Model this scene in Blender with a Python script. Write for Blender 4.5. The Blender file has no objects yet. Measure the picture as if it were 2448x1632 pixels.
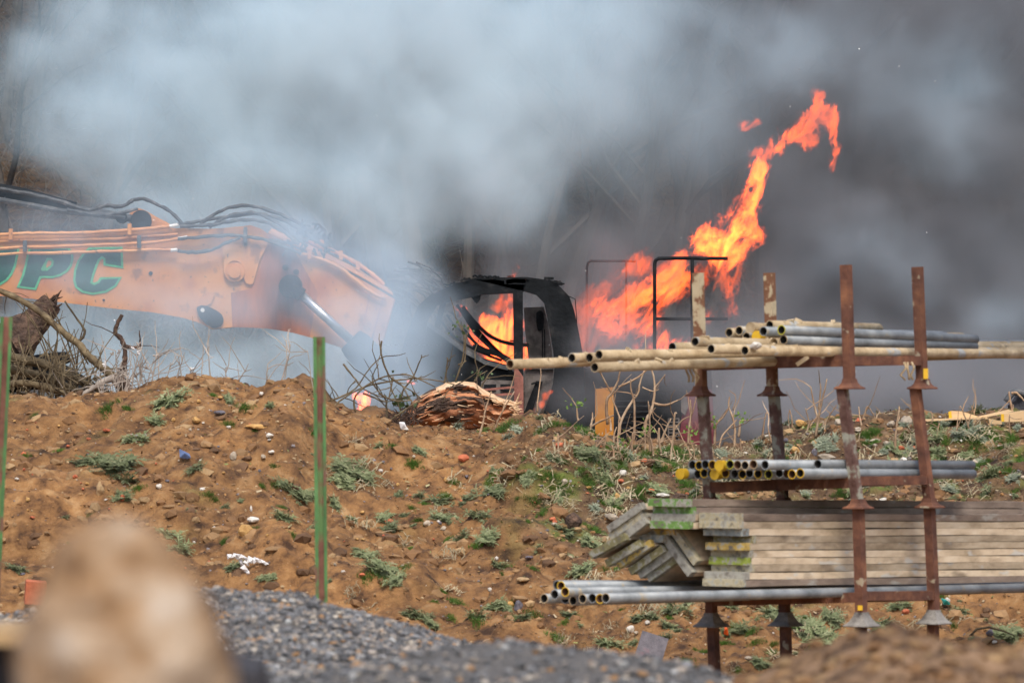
import bpy, math, random
import numpy as np
from mathutils import Vector, Matrix

S = bpy.context.scene
COL = S.collection

# ------------------------------------------------------------------ camera
HC = 1.75            # eye height above the yard, metres
F = 13600.0          # focal length in photo pixels (2448 wide)
cam = bpy.data.cameras.new('camera'); co = bpy.data.objects.new('camera', cam); COL.objects.link(co)
S.camera = co
co.location = (0, 0, HC); co.rotation_euler = (math.radians(90), 0, 0)
cam.lens = 200; cam.sensor_width = 36; cam.clip_start = 0.5; cam.clip_end = 600
cam.dof.use_dof = True; cam.dof.focus_distance = 44.0; cam.dof.aperture_fstop = 8.6

# ------------------------------------------------------------------ world, sun, exposure
SUN_EL, SUN_AZ = math.radians(55), math.radians(174)     # azimuth clockwise from +Y
wd = bpy.data.worlds.new('World'); S.world = wd; wd.use_nodes = True
sky = wd.node_tree.nodes.new('ShaderNodeTexSky'); sky.sky_type = 'NISHITA'; sky.sun_disc = False
sky.sun_elevation = SUN_EL; sky.sun_rotation = SUN_AZ; sky.air_density = 0.9; sky.dust_density = 3.0; sky.ozone_density = 0.6
bgn = wd.node_tree.nodes['Background']; bgn.inputs[1].default_value = 0.13
wd.node_tree.links.new(sky.outputs[0], bgn.inputs[0])
sl = bpy.data.lights.new('sun', 'SUN'); sl.energy = 1.8; sl.angle = math.radians(22); sl.color = (1.0, 0.95, 0.87)
so = bpy.data.objects.new('sun', sl); COL.objects.link(so)
sd = Vector((math.sin(SUN_AZ) * math.cos(SUN_EL), math.cos(SUN_AZ) * math.cos(SUN_EL), math.sin(SUN_EL)))
so.rotation_euler = (-sd).to_track_quat('-Z', 'Y').to_euler(); so.location = (-10, -10, 30)
S.view_settings.view_transform = 'Standard'; S.view_settings.look = 'None'
S.view_settings.exposure = 0.45; S.view_settings.gamma = 1.0; S.view_settings.use_curve_mapping = False
S.cycles.use_denoising = True; S.cycles.use_adaptive_sampling = True; S.cycles.adaptive_threshold = 0.02
S.cycles.max_bounces = 6; S.cycles.diffuse_bounces = 2; S.cycles.glossy_bounces = 2; S.cycles.volume_bounces = 4
S.cycles.transparent_max_bounces = 24; S.cycles.sample_clamp_indirect = 3.0

# ------------------------------------------------------------------ helpers
def W(px, py, D):
    """photo pixel and distance -> point in the world"""
    return Vector(((px - 1224) * D / F, D, HC - (py - 816) * D / F))

def _h(ix, iy, seed):
    n = (ix.astype(np.int64) * 374761393 + iy.astype(np.int64) * 668265263 + seed * 1442695041) & 0xffffffff
    n = ((n ^ (n >> 13)) * 1274126177) & 0xffffffff
    return ((n ^ (n >> 16)) & 0xffff) / 65535.0

def vnoise(x, y, seed=0):
    """smooth 2-D value noise, -1..1"""
    x = np.asarray(x, float); y = np.asarray(y, float)
    ix = np.floor(x); iy = np.floor(y); fx = x - ix; fy = y - iy
    fx = fx * fx * fx * (fx * (fx * 6 - 15) + 10); fy = fy * fy * fy * (fy * (fy * 6 - 15) + 10)
    a = _h(ix, iy, seed); b = _h(ix + 1, iy, seed); c = _h(ix, iy + 1, seed); d = _h(ix + 1, iy + 1, seed)
    return (a + (b - a) * fx + (c - a) * fy + (a - b - c + d) * fx * fy) * 2 - 1

def fbm(x, y, octs=4, seed=0, gain=0.5):
    s = 0; a = 1.0; f = 1.0
    for k in range(octs):
        s = s + a * vnoise(x * f + 17.3 * k, y * f - 9.1 * k, seed + k); a *= gain; f *= 2.03
    return s

def rotm(ax=0, ay=0, az=0):
    return Matrix.Rotation(az, 3, 'Z') @ Matrix.Rotation(ay, 3, 'Y') @ Matrix.Rotation(ax, 3, 'X')

class MB:
    """collects shapes into one mesh"""
    def __init__(s): s.v = []; s.f = []; s.m = []; s.c = []
    def add(s, vs, fs, mi=0):
        o = len(s.v); s.v.extend([tuple(v) for v in vs])
        for f in fs: s.f.append(tuple(i + o for i in f)); s.m.append(mi)
    def box(s, c, h, R=None, mi=0, taper=1.0):
        c = Vector(c); R = R or Matrix.Identity(3); vs = []
        for z in (-1, 1):
            k = 1.0 if z < 0 else taper
            for x, y in ((-1, -1), (1, -1), (1, 1), (-1, 1)):
                vs.append(c + R @ Vector((x * h[0] * k, y * h[1] * k, z * h[2])))
        s.add(vs, [(3, 2, 1, 0), (4, 5, 6, 7), (0, 1, 5, 4), (1, 2, 6, 5), (2, 3, 7, 6), (3, 0, 4, 7)], mi)
    def beam(s, a, b, w, h, side=None, mi=0):
        """square bar between two points; side = direction of its width"""
        a = Vector(a); b = Vector(b); z = (b - a).normalized(); x = Vector(side or (1, 0, 0)); x = (x - z * x.dot(z)).normalized(); y = z.cross(x)
        R = Matrix((x, y, z)).transposed(); s.box((a + b) / 2, (w / 2, h / 2, (b - a).length / 2), R, mi)
    def prism(s, pts, off, mi=0):
        n = len(pts); pts = [Vector(p) for p in pts]; off = Vector(off)
        vs = pts + [p + off for p in pts]
        s.add(vs, [tuple(range(n))[::-1], tuple(range(n, 2 * n))] + [(i, (i + 1) % n, n + (i + 1) % n, n + i) for i in range(n)], mi)
    def tube(s, path, rad, n=8, caps=True, mi=0, jit=0.0, rnd=None):
        path = [Vector(p) for p in path]; k = len(path)
        if not hasattr(rad, '__len__'): rad = [rad] * k
        t0 = (path[1] - path[0]).normalized(); up = Vector((0, 0, 1)) if abs(t0.z) < 0.9 else Vector((1, 0, 0))
        u = t0.cross(up).normalized(); vs = []; prev = t0
        for i, p in enumerate(path):
            t = (path[min(i + 1, k - 1)] - path[max(i - 1, 0)]).normalized()
            q = prev.rotation_difference(t); u = (q @ u); u = (u - t * u.dot(t)).normalized(); w = t.cross(u); prev = t
            for j in range(n):
                a = 2 * math.pi * j / n; r = rad[i] * (1 + (rnd.uniform(-jit, jit) if rnd else 0))
                vs.append(p + (u * math.cos(a) + w * math.sin(a)) * r)
        fs = [(i * n + j, i * n + (j + 1) % n, (i + 1) * n + (j + 1) % n, (i + 1) * n + j) for i in range(k - 1) for j in range(n)]
        if caps: fs += [tuple(range(n))[::-1], tuple(range((k - 1) * n, k * n))]
        s.add(vs, fs, mi)
    def pipe(s, a, b, ro, ri, n=18, mi=0, rim=1, inn=2, depth=None):
        """hollow tube: outer skin, rim at both ends, inner skin"""
        a = Vector(a); b = Vector(b); z = (b - a).normalized(); x = z.cross(Vector((0, 0, 1))).normalized(); y = z.cross(x); vs = []
        for p in (a, b):
            for r in (ro, ri):
                for j in range(n):
                    an = 2 * math.pi * j / n; vs.append(p + (x * math.cos(an) + y * math.sin(an)) * r)
        g = lambda k, j: k * n + j % n
        s.add(vs, [(g(0, j), g(0, j + 1), g(2, j + 1), g(2, j)) for j in range(n)], mi)
        o = len(s.v) - 4 * n
        for j in range(n):
            s.f.append((o + g(0, j), o + g(1, j), o + g(1, j + 1), o + g(0, j + 1))); s.m.append(rim)
            s.f.append((o + g(2, j), o + g(2, j + 1), o + g(3, j + 1), o + g(3, j))); s.m.append(rim)
            s.f.append((o + g(1, j), o + g(3, j), o + g(3, j + 1), o + g(1, j + 1))); s.m.append(inn)
    def build(s, name, mats, parent=None, smooth=False, loc=None, autos=False):
        me = bpy.data.meshes.new(name)
        vs = s.v
        if loc is not None: vs = [(v[0] - loc[0], v[1] - loc[1], v[2] - loc[2]) for v in vs]
        me.from_pydata(vs, [], s.f)
        for m in (mats if isinstance(mats, (list, tuple)) else [mats]): me.materials.append(m)
        me.polygons.foreach_set('material_index', s.m)
        if smooth: me.polygons.foreach_set('use_smooth', [len(f) <= 4 for f in s.f])
        if s.c:
            at = me.color_attributes.new('tint', 'FLOAT_COLOR', 'POINT'); at.data.foreach_set('color', np.asarray(s.c, dtype=np.float32).ravel())
        me.update()
        o = bpy.data.objects.new(name, me); COL.objects.link(o)
        if parent is not None: o.parent = parent
        if loc is not None and parent is None: o.location = loc
        return o

def tag(o, label=None, cat=None, group=None, kind=None):
    if label: o['label'] = label
    if cat: o['category'] = cat
    if group: o['group'] = group
    if kind: o['kind'] = kind
    return o

def thing(name, label, cat, loc=(0, 0, 0), group=None):
    o = bpy.data.objects.new(name, None); COL.objects.link(o); o.location = loc; o.empty_display_size = 0.1
    return tag(o, label, cat, group)

def part(mb, name, mats, root, smooth=False, label=None):
    """mesh given in world coordinates, made a child of root (which may be a part itself)"""
    org = root.get('_org') or None
    base = Vector(root['_o']) if '_o' in root else Vector(root.location)
    o = mb.build(name, mats, root, smooth, loc=base); o['_o'] = (0.0, 0.0, 0.0)
    o['_o'] = tuple(base)
    if label: o['label'] = label
    return o

def copy_tree(o, parent=None):
    c = o.copy(); COL.objects.link(c)
    if parent is not None: c.parent = parent
    for ch in o.children: copy_tree(ch, c)
    return c

def mesh_np(name, V, Fq, mat, col=None, smooth=True):
    """fast mesh from arrays (all faces the same size)"""
    me = bpy.data.meshes.new(name); k = Fq.shape[1]
    me.vertices.add(len(V)); me.vertices.foreach_set('co', np.asarray(V, np.float32).ravel())
    me.loops.add(Fq.size); me.loops.foreach_set('vertex_index', Fq.astype(np.int32).ravel())
    me.polygons.add(len(Fq)); me.polygons.foreach_set('loop_start', np.arange(0, Fq.size, k, dtype=np.int32)); me.polygons.foreach_set('loop_total', np.full(len(Fq), k, np.int32))
    me.polygons.foreach_set('use_smooth', np.full(len(Fq), smooth))
    me.update(calc_edges=True)
    if col is not None:
        at = me.color_attributes.new('tint', 'FLOAT_COLOR', 'POINT'); at.data.foreach_set('color', np.asarray(col, np.float32).ravel())
    me.materials.append(mat); me.validate()
    o = bpy.data.objects.new(name, me); COL.objects.link(o); return o

# ------------------------------------------------------------------ materials
def pmat(name, stops, scale=8.0, detail=5.0, rough=0.7, bump=0.3, bscale=None, stretch=(1, 1, 1), metallic=0.0, tint=None,
         rnd=0.0, spots=None, distort=0.0, bdist=0.01, coords='Object', rough2=None, sub=0.0):
    m = bpy.data.materials.new(name); m.use_nodes = True; N = m.node_tree.nodes; L = m.node_tree.links; b = N['Principled BSDF']
    tc = N.new('ShaderNodeTexCoord'); oi = N.new('ShaderNodeObjectInfo')
    mp = N.new('ShaderNodeMapping'); mp.inputs['Scale'].default_value = stretch; L.new(tc.outputs[coords], mp.inputs[0])
    off = N.new('ShaderNodeVectorMath'); off.operation = 'ADD'; sc = N.new('ShaderNodeVectorMath'); sc.operation = 'SCALE'; sc.inputs['Scale'].default_value = 37.0
    cmb = N.new('ShaderNodeCombineXYZ'); [L.new(oi.outputs['Random'], cmb.inputs[i]) for i in range(3)]
    L.new(cmb.outputs[0], sc.inputs[0]); L.new(mp.outputs[0], off.inputs[0]); L.new(sc.outputs[0], off.inputs[1]); vec = off.outputs[0]
    nz = N.new('ShaderNodeTexNoise'); nz.inputs['Scale'].default_value = scale; nz.inputs['Detail'].default_value = detail; nz.inputs['Roughness'].default_value = 0.62; nz.inputs['Distortion'].default_value = distort
    L.new(vec, nz.inputs['Vector'])
    cr = N.new('ShaderNodeValToRGB'); el = cr.color_ramp.elements
    while len(el) > len(stops): el.remove(el[-1])
    while len(el) < len(stops): el.new(1.0)
    for e, (p, c) in zip(el, stops): e.position = p; e.color = (*c, 1)
    L.new(nz.outputs[0], cr.inputs[0]); colr = cr.outputs[0]
    def mix(a, bb, fac, mode='MIX'):
        x = N.new('ShaderNodeMix'); x.data_type = 'RGBA'; x.blend_type = mode
        for k, v in ((0, fac), (6, a), (7, bb)):
            if isinstance(v, (int, float)): x.inputs[k].default_value = v
            elif isinstance(v, tuple): x.inputs[k].default_value = (*v, 1)
            else: L.new(v, x.inputs[k])
        return x.outputs[2]
    for (ssc, lo, hi, c, amt) in (spots or []):
        n2 = N.new('ShaderNodeTexNoise'); n2.inputs['Scale'].default_value = ssc; n2.inputs['Detail'].default_value = 4; L.new(vec, n2.inputs['Vector'])
        mr = N.new('ShaderNodeMapRange'); L.new(n2.outputs[0], mr.inputs[0]); mr.inputs[1].default_value = lo; mr.inputs[2].default_value = hi; mr.inputs[3].default_value = 0; mr.inputs[4].default_value = amt
        colr = mix(colr, c, mr.outputs[0])
    if tint:
        a = N.new('ShaderNodeAttribute'); a.attribute_name = 'tint'; colr = mix(colr, a.outputs['Color'], 1.0, tint)
    if rnd:
        mr = N.new('ShaderNodeMapRange'); L.new(oi.outputs['Random'], mr.inputs[0]); mr.inputs[3].default_value = 1 - rnd; mr.inputs[4].default_value = 1 + rnd
        hs = N.new('ShaderNodeHueSaturation'); L.new(mr.outputs[0], hs.inputs['Value']); L.new(colr, hs.inputs['Color']); colr = hs.outputs[0]
    L.new(colr, b.inputs['Base Color'])
    if sub: 
        tr = N.new('ShaderNodeBsdfTranslucent'); L.new(colr, tr.inputs[0]); ms = N.new('ShaderNodeMixShader'); ms.inputs[0].default_value = sub
        L.new(b.outputs[0], ms.inputs[1]); L.new(tr.outputs[0], ms.inputs[2]); L.new(ms.outputs[0], N['Material Output'].inputs[0])
    b.inputs['Roughness'].default_value = rough; b.inputs['Metallic'].default_value = metallic
    if bump:
        n3 = N.new('ShaderNodeTexNoise'); n3.inputs['Scale'].default_value = bscale or scale * 4; n3.inputs['Detail'].default_value = 5; L.new(vec, n3.inputs['Vector'])
        bp = N.new('ShaderNodeBump'); bp.inputs['Strength'].default_value = bump; bp.inputs['Distance'].default_value = bdist; L.new(n3.outputs[0], bp.inputs['Height']); L.new(bp.outputs[0], b.inputs['Normal'])
    return m

def flat(name, c, rough=0.7, metallic=0.0, rnd=0.0, var=0.25):
    d = tuple(x * (1 - var) for x in c); u = tuple(min(1, x * (1 + var)) for x in c)
    return pmat(name, [(0.3, d), (0.7, u)], scale=14, rough=rough, bump=0.2, metallic=metallic, rnd=rnd)

M = {}
M['soil'] = pmat('soil', [(0.33, (0.050, 0.023, 0.010)), (0.45, (0.185, 0.090, 0.033)), (0.56, (0.285, 0.145, 0.052)), (0.74, (0.41, 0.25, 0.115))], scale=7, detail=9, rough=0.95, bump=0.9, bscale=45, bdist=0.02, tint='MULTIPLY', coords='Object')
M['mound'] = pmat('mound_soil', [(0.36, (0.055, 0.03, 0.016)), (0.48, (0.19, 0.11, 0.055)), (0.66, (0.33, 0.205, 0.115))], scale=11, detail=8, rough=0.95, bump=0.8, bscale=50, bdist=0.02)
M['pebble'] = pmat('pebble', [(0.3, (0.75, 0.75, 0.75)), (0.7, (1.0, 1.0, 1.0))], scale=30, rough=0.85, bump=0.3, tint='MULTIPLY')
M['gravelbed'] = pmat('gravel_bed', [(0.3, (0.07, 0.066, 0.062)), (0.55, (0.15, 0.14, 0.13)), (0.75, (0.25, 0.22, 0.19))], scale=28, detail=6, rough=0.9, bump=1.0, bscale=50, bdist=0.03)
M['rock'] = pmat('sandstone', [(0.36, (0.14, 0.075, 0.035)), (0.46, (0.30, 0.18, 0.09)), (0.58, (0.42, 0.31, 0.21)), (0.72, (0.48, 0.42, 0.36))], scale=15, detail=3, rough=0.9, bump=0.5, bscale=60)
M['stone'] = pmat('field_stone', [(0.3, (0.30, 0.24, 0.17)), (0.6, (0.50, 0.42, 0.32)), (0.8, (0.62, 0.55, 0.45))], scale=20, rough=0.85, bump=0.4, rnd=0.25)
M['pale_stone'] = pmat('pale_stone', [(0.3, (0.55, 0.50, 0.42)), (0.7, (0.78, 0.74, 0.66))], scale=25, rough=0.8, bump=0.4, rnd=0.12)
M['ochre_stone'] = pmat('ochre_stone', [(0.3, (0.40, 0.21, 0.06)), (0.7, (0.62, 0.38, 0.14))], scale=25, rough=0.85, bump=0.5, rnd=0.1)
M['slate'] = pmat('slate', [(0.3, (0.09, 0.085, 0.10)), (0.7, (0.19, 0.17, 0.19))], scale=30, rough=0.7, bump=0.4, spots=[(12, 0.6, 0.7, (0.25, 0.12, 0.14), 0.6)])
M['brick'] = pmat('brick', [(0.3, (0.42, 0.105, 0.045)), (0.7, (0.62, 0.19, 0.09))], scale=30, rough=0.9, bump=0.5, rnd=0.15)
M['weed'] = pmat('weed_leaf', [(0.3, (0.10, 0.125, 0.05)), (0.5, (0.20, 0.235, 0.11)), (0.7, (0.40, 0.41, 0.23))], scale=25, rough=0.8, bump=0, rnd=0.25, sub=0.2)
M['silver'] = pmat('silver_leaf', [(0.3, (0.19, 0.23, 0.15)), (0.7, (0.40, 0.43, 0.31))], scale=25, rough=0.8, bump=0, rnd=0.15, sub=0.2)
M['grass'] = pmat('grass_blade', [(0.3, (0.055, 0.12, 0.018)), (0.6, (0.11, 0.22, 0.03)), (0.8, (0.20, 0.32, 0.06))], scale=20, rough=0.7, bump=0, rnd=0.2, sub=0.25)
M['straw'] = pmat('straw', [(0.3, (0.30, 0.22, 0.12)), (0.7, (0.58, 0.47, 0.30))], scale=30, rough=0.85, bump=0, tint='MULTIPLY')
M['stem'] = pmat('dead_stem', [(0.3, (0.20, 0.11, 0.06)), (0.5, (0.38, 0.25, 0.15)), (0.75, (0.58, 0.44, 0.30))], scale=9, rough=0.85, bump=0.3, rnd=0.25)
M['greystem'] = pmat('grey_stem', [(0.3, (0.26, 0.21, 0.17)), (0.7, (0.48, 0.42, 0.36))], scale=9, rough=0.85, bump=0.2, rnd=0.2)
M['bark'] = pmat('twig_bark', [(0.3, (0.045, 0.030, 0.018)), (0.5, (0.13, 0.095, 0.05)), (0.75, (0.27, 0.21, 0.12))], scale=14, rough=0.85, bump=0.5, rnd=0.3, bscale=60)
M['darkbark'] = pmat('rough_bark', [(0.3, (0.028, 0.018, 0.014)), (0.5, (0.09, 0.055, 0.038)), (0.75, (0.22, 0.13, 0.085))], scale=16, rough=0.95, bump=1.0, bscale=40, bdist=0.03, stretch=(1, 1, 1.0))
M['treebark'] = pmat('tree_bark', [(0.3, (0.055, 0.047, 0.038)), (0.7, (0.17, 0.145, 0.12))], scale=6, rough=0.95, bump=0.4, rnd=0.25)
M['orange'] = pmat('orange_paint', [(0.3, (0.48, 0.18, 0.05)), (0.55, (0.66, 0.285, 0.085)), (0.8, (0.74, 0.39, 0.14))], scale=1.6, detail=6, rough=0.6, bump=0.15,
                   spots=[(2.2, 0.52, 0.70, (0.40, 0.12, 0.05), 0.8), (6, 0.60, 0.70, (0.13, 0.06, 0.05), 0.6), (30, 0.66, 0.7, (0.08, 0.05, 0.04), 0.7)])
M['sootorange'] = pmat('scorched_paint', [(0.3, (0.10, 0.045, 0.045)), (0.5, (0.32, 0.12, 0.07)), (0.7, (0.55, 0.20, 0.09))], scale=4.5, detail=7, rough=0.8, bump=0.3, stretch=(1, 1, 0.22))
M['decalg'] = flat('lettering_green', (0.008, 0.085, 0.07), 0.5)
M['decall'] = flat('lettering_edge', (0.07, 0.42, 0.20), 0.5)
M['char'] = pmat('charred_metal', [(0.3, (0.005, 0.006, 0.007)), (0.55, (0.012, 0.014, 0.016)), (0.8, (0.045, 0.042, 0.040))], scale=7, detail=7, rough=0.75, bump=0.6, bscale=30)
M['char'].node_tree.nodes['Principled BSDF'].inputs['Specular IOR Level'].default_value = 0.15
M['hose'] = pmat('burnt_hose', [(0.3, (0.035, 0.04, 0.045)), (0.55, (0.09, 0.095, 0.10)), (0.8, (0.26, 0.25, 0.24))], scale=12, rough=0.8, bump=0.6)
M['ash'] = pmat('ash_panel', [(0.3, (0.10, 0.085, 0.078)), (0.6, (0.20, 0.175, 0.16)), (0.8, (0.30, 0.27, 0.25))], scale=12, detail=8, rough=0.95, bump=0.4, spots=[(5, 0.55, 0.7, (0.03, 0.028, 0.028), 0.8)])
M['redbar'] = pmat('heated_bar', [(0.3, (0.16, 0.06, 0.045)), (0.7, (0.38, 0.15, 0.11))], scale=10, rough=0.85, bump=0.4)
M['chrome'] = pmat('chrome_rod', [(0.3, (0.5, 0.52, 0.55)), (0.7, (0.75, 0.78, 0.8))], scale=12, rough=0.3, bump=0.05, metallic=0.9)
M['white'] = flat('white_fitting', (0.75, 0.74, 0.7), 0.6)
M['maroon'] = flat('maroon_paint', (0.16, 0.02, 0.03), 0.6)
M['amber'] = pmat('amber_paint', [(0.3, (0.62, 0.22, 0.015)), (0.7, (0.85, 0.36, 0.03))], scale=5, rough=0.6, bump=0.2, spots=[(14, 0.66, 0.7, (0.05, 0.03, 0.01), 0.9)])
M['rust'] = pmat('rusty_steel', [(0.3, (0.065, 0.027, 0.018)), (0.5, (0.145, 0.060, 0.036)), (0.75, (0.29, 0.125, 0.06))], scale=9, detail=7, rough=0.85, bump=0.5, rnd=0.15, spots=[(13, 0.64, 0.68, (0.42, 0.36, 0.25), 0.8)])
M['rustpaint'] = pmat('flaking_paint', [(0.35, (0.09, 0.04, 0.03)), (0.5, (0.16, 0.09, 0.07)), (0.56, (0.30, 0.29, 0.23)), (0.8, (0.40, 0.40, 0.32))], scale=11, detail=6, rough=0.85, bump=0.5)
M['rusttan'] = pmat('mud_topped_post', [(0.3, (0.16, 0.07, 0.035)), (0.5, (0.22, 0.10, 0.05)), (0.54, (0.50, 0.40, 0.25)), (0.8, (0.60, 0.50, 0.33))], scale=8, detail=5, rough=0.9, bump=0.5)
M['cupgrey'] = pmat('cement_splashed_cup', [(0.3, (0.13, 0.12, 0.11)), (0.7, (0.34, 0.32, 0.29))], scale=18, rough=0.9, bump=0.5)
M['yellow'] = pmat('yellow_paint', [(0.3, (0.68, 0.38, 0.01)), (0.7, (0.82, 0.52, 0.03))], scale=12, rough=0.6, bump=0.1)
M['limey'] = flat('yellow_green_paint', (0.55, 0.50, 0.03), 0.6)
M['dark'] = flat('dark_bore', (0.02, 0.017, 0.014), 0.9)
M['rustbore'] = flat('rusty_bore', (0.10, 0.045, 0.02), 0.9)
M['galv'] = pmat('galvanised_tube', [(0.3, (0.15, 0.165, 0.17)), (0.5, (0.27, 0.29, 0.30)), (0.75, (0.42, 0.44, 0.44))], scale=6, detail=6, rough=0.55, bump=0.15, metallic=0.25, rnd=0.15, spots=[(11, 0.62, 0.70, (0.42, 0.33, 0.20), 0.75)])
M['mud'] = pmat('mud_caked_tube', [(0.3, (0.24, 0.16, 0.085)), (0.5, (0.46, 0.35, 0.21)), (0.7, (0.62, 0.50, 0.33))], scale=6, detail=7, rough=0.95, bump=0.7, bscale=35, rnd=0.15, spots=[(7, 0.60, 0.66, (0.36, 0.38, 0.38), 0.9)])
M['wood'] = pmat('board_wood', [(0.3, (0.30, 0.225, 0.14)), (0.5, (0.57, 0.45, 0.305)), (0.72, (0.72, 0.61, 0.45))], scale=7, detail=8, rough=0.9, bump=0.4, bscale=30, stretch=(1, 0.10, 1.6), rnd=0.28, spots=[(9, 0.60, 0.66, (0.52, 0.52, 0.48), 0.65), (5, 0.62, 0.72, (0.12, 0.085, 0.06), 0.6)])
M['wooddark'] = pmat('dark_board_wood', [(0.3, (0.16, 0.115, 0.085)), (0.6, (0.33, 0.25, 0.19)), (0.8, (0.46, 0.38, 0.30))], scale=7, detail=8, rough=0.9, bump=0.4, stretch=(1, 0.12, 1.6), rnd=0.2, spots=[(9, 0.6, 0.66, (0.42, 0.40, 0.35), 0.7)])  # darker brown wood; shadow on the top boards is painted into this colour
def band(name, c): return pmat(name, [(0.36, (0.16, 0.14, 0.11)), (0.42, tuple(x * 0.8 for x in c)), (0.50, c), (0.56, (0.38, 0.37, 0.31)), (0.66, (0.25, 0.22, 0.17))], scale=22, detail=6, rough=0.7, bump=0.3, rnd=0.1)
M['b_green'] = band('green_band', (0.15, 0.29, 0.06)); M['b_lime'] = band('lime_band', (0.31, 0.38, 0.05)); M['b_grey'] = band('grey_band', (0.34, 0.32, 0.27))
M['b_blue'] = band('blue_grey_band', (0.26, 0.29, 0.28)); M['b_yellow'] = band('yellow_band', (0.52, 0.36, 0.09)); M['b_cream'] = band('cream_band', (0.46, 0.40, 0.26)); M['b_olive'] = band('olive_band', (0.25, 0.22, 0.10))
M['greenpost'] = pmat('green_stake_paint', [(0.3, (0.045, 0.12, 0.035)), (0.6, (0.09, 0.23, 0.07)), (0.8, (0.15, 0.30, 0.11))], scale=5, rough=0.6, bump=0.3, spots=[(6, 0.52, 0.60, (0.17, 0.075, 0.05), 0.95)])
M['stakerust'] = pmat('stake_rust', [(0.3, (0.12, 0.05, 0.035)), (0.7, (0.30, 0.13, 0.09))], scale=9, rough=0.9, bump=0.4, spots=[(4, 0.54, 0.62, (0.11, 0.24, 0.08), 0.9)])
M['logwood'] = pmat('torn_wood', [(0.28, (0.16, 0.062, 0.038)), (0.42, (0.36, 0.145, 0.070)), (0.55, (0.56, 0.235, 0.105)), (0.75, (0.70, 0.42, 0.24))], scale=9, detail=8, rough=0.9, bump=1.0, bscale=26, bdist=0.02, stretch=(0.35, 1, 1.1), distort=0.6, spots=[(4.5, 0.55, 0.66, (0.15, 0.105, 0.085), 0.8)])
M['palewood'] = pmat('fresh_wood', [(0.3, (0.50, 0.27, 0.12)), (0.5, (0.72, 0.48, 0.28)), (0.75, (0.84, 0.64, 0.42))], scale=12, detail=7, rough=0.85, bump=0.8, stretch=(0.25, 1, 1.5), bdist=0.01)
M['timber'] = pmat('sawn_timber', [(0.3, (0.58, 0.37, 0.18)), (0.7, (0.78, 0.56, 0.32))], scale=5, rough=0.8, bump=0.2, stretch=(0.2, 1, 2), rnd=0.1)
M['leaf'] = pmat('green_leaf', [(0.3, (0.12, 0.22, 0.03)), (0.7, (0.28, 0.44, 0.08))], scale=30, rough=0.6, bump=0, sub=0.3, rnd=0.2)
M['darkleaf'] = pmat('dark_leaf', [(0.3, (0.03, 0.05, 0.02)), (0.7, (0.10, 0.16, 0.05))], scale=30, rough=0.5, bump=0, rnd=0.3)
M['rag'] = flat('white_plastic', (0.80, 0.78, 0.76), 0.5, var=0.08)
M['blue'] = flat('blue_wrapper', (0.15, 0.21, 0.38), 0.5)
M['tealp'] = flat('teal_plastic', (0.05, 0.45, 0.38), 0.5)
M['tagor'] = flat('orange_plastic', (0.85, 0.13, 0.02), 0.5)
M['block'] = flat('dark_rubble', (0.045, 0.043, 0.048), 0.9)
M['beige'] = flat('beige_board', (0.45, 0.30, 0.15), 0.9)
M['hill'] = pmat('leaf_litter', [(0.3, (0.05, 0.045, 0.035)), (0.5, (0.11, 0.095, 0.075)), (0.7, (0.19, 0.15, 0.125))], scale=1.2, detail=9, rough=0.95, bump=0.8, bscale=6, bdist=0.1)

# ================================================================== the ground
RID = [(-1500, 960), (-200, 960), (0, 952), (100, 962), (200, 962), (290, 955), (340, 942), (400, 922), (470, 917), (520, 920), (560, 928), (600, 935), (640, 934), (680, 914), (715, 913), (745, 930),
       (770, 962), (840, 992), (880, 1004), (950, 1020), (1030, 1028), (1120, 1034), (1180, 1024), (1225, 1005), (1270, 992), (1310, 995), (1360, 1018), (1430, 1040), (1520, 1060), (1620, 1068),
       (1740, 1068), (1820, 1050), (1880, 1026), (1950, 1018), (2050, 1010), (2120, 1004), (2250, 1010), (2350, 1002), (2448, 1000), (2700, 990), (4200, 980)]
DR, DF = 37.6, 31.8
_rx = np.array([(p[0] - 1224) * DR / F for p in RID]); _rz = np.array([HC - (p[1] - 816) * DR / F for p in RID])
def base_z(y): return np.interp(y, [-50, 5.5, 8, 10, 12.5, 20, 25, 60], [1.38, 1.38, 1.10, 0.9, 0.55, 0.15, 0.0, 0.0])
def ter(x, y):
    x = np.asarray(x, float); y = np.asarray(y, float)
    zr = np.interp(x, _rx, _rz); t = np.clip((y - DF) / (DR - DF), 0, 1)
    g = np.sin(t * math.pi / 2) ** 1.15
    g = g + 0.045 * np.sin(g * 9 + x * 1.3) * (1 - t) * np.minimum(1, t * 5)
    z = base_z(y) + (zr - 0.0) * g
    back = np.clip(y - DR, 0, None); z = np.maximum(z - np.minimum(back, 2.6) * 0.026 - np.clip(back - 2.6, 0, None) * 0.45, np.where(y > DR, -0.1, -9))
    z = z + np.clip(y - 60, 0, None) * 0.42
    env = np.clip((y - 26) / 5, 0, 1) * np.clip((44 - y) / 3, 0, 1)
    soft = 1 - 0.75 * np.exp(-((y - DR) / 0.8) ** 2)
    lump = 0.095 * fbm(x * 0.9, y * 0.9, 2, 3) * soft + 0.060 * fbm(x * 3.1, y * 3.1, 2, 11) * (0.4 + 0.6 * soft)
    lump = lump - 0.16 * np.clip(0.22 - np.abs(fbm(x * 1.3 + 3, y * 1.0, 3, 101)), 0, 1) * soft
    cl = fbm(x * 9, y * 9, 3, 23); lump = lump + 0.026 * np.sign(cl) * np.abs(cl) ** 1.3 + 0.009 * fbm(x * 32, y * 32, 2, 41)
    z = z + lump * env
    return z

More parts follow.
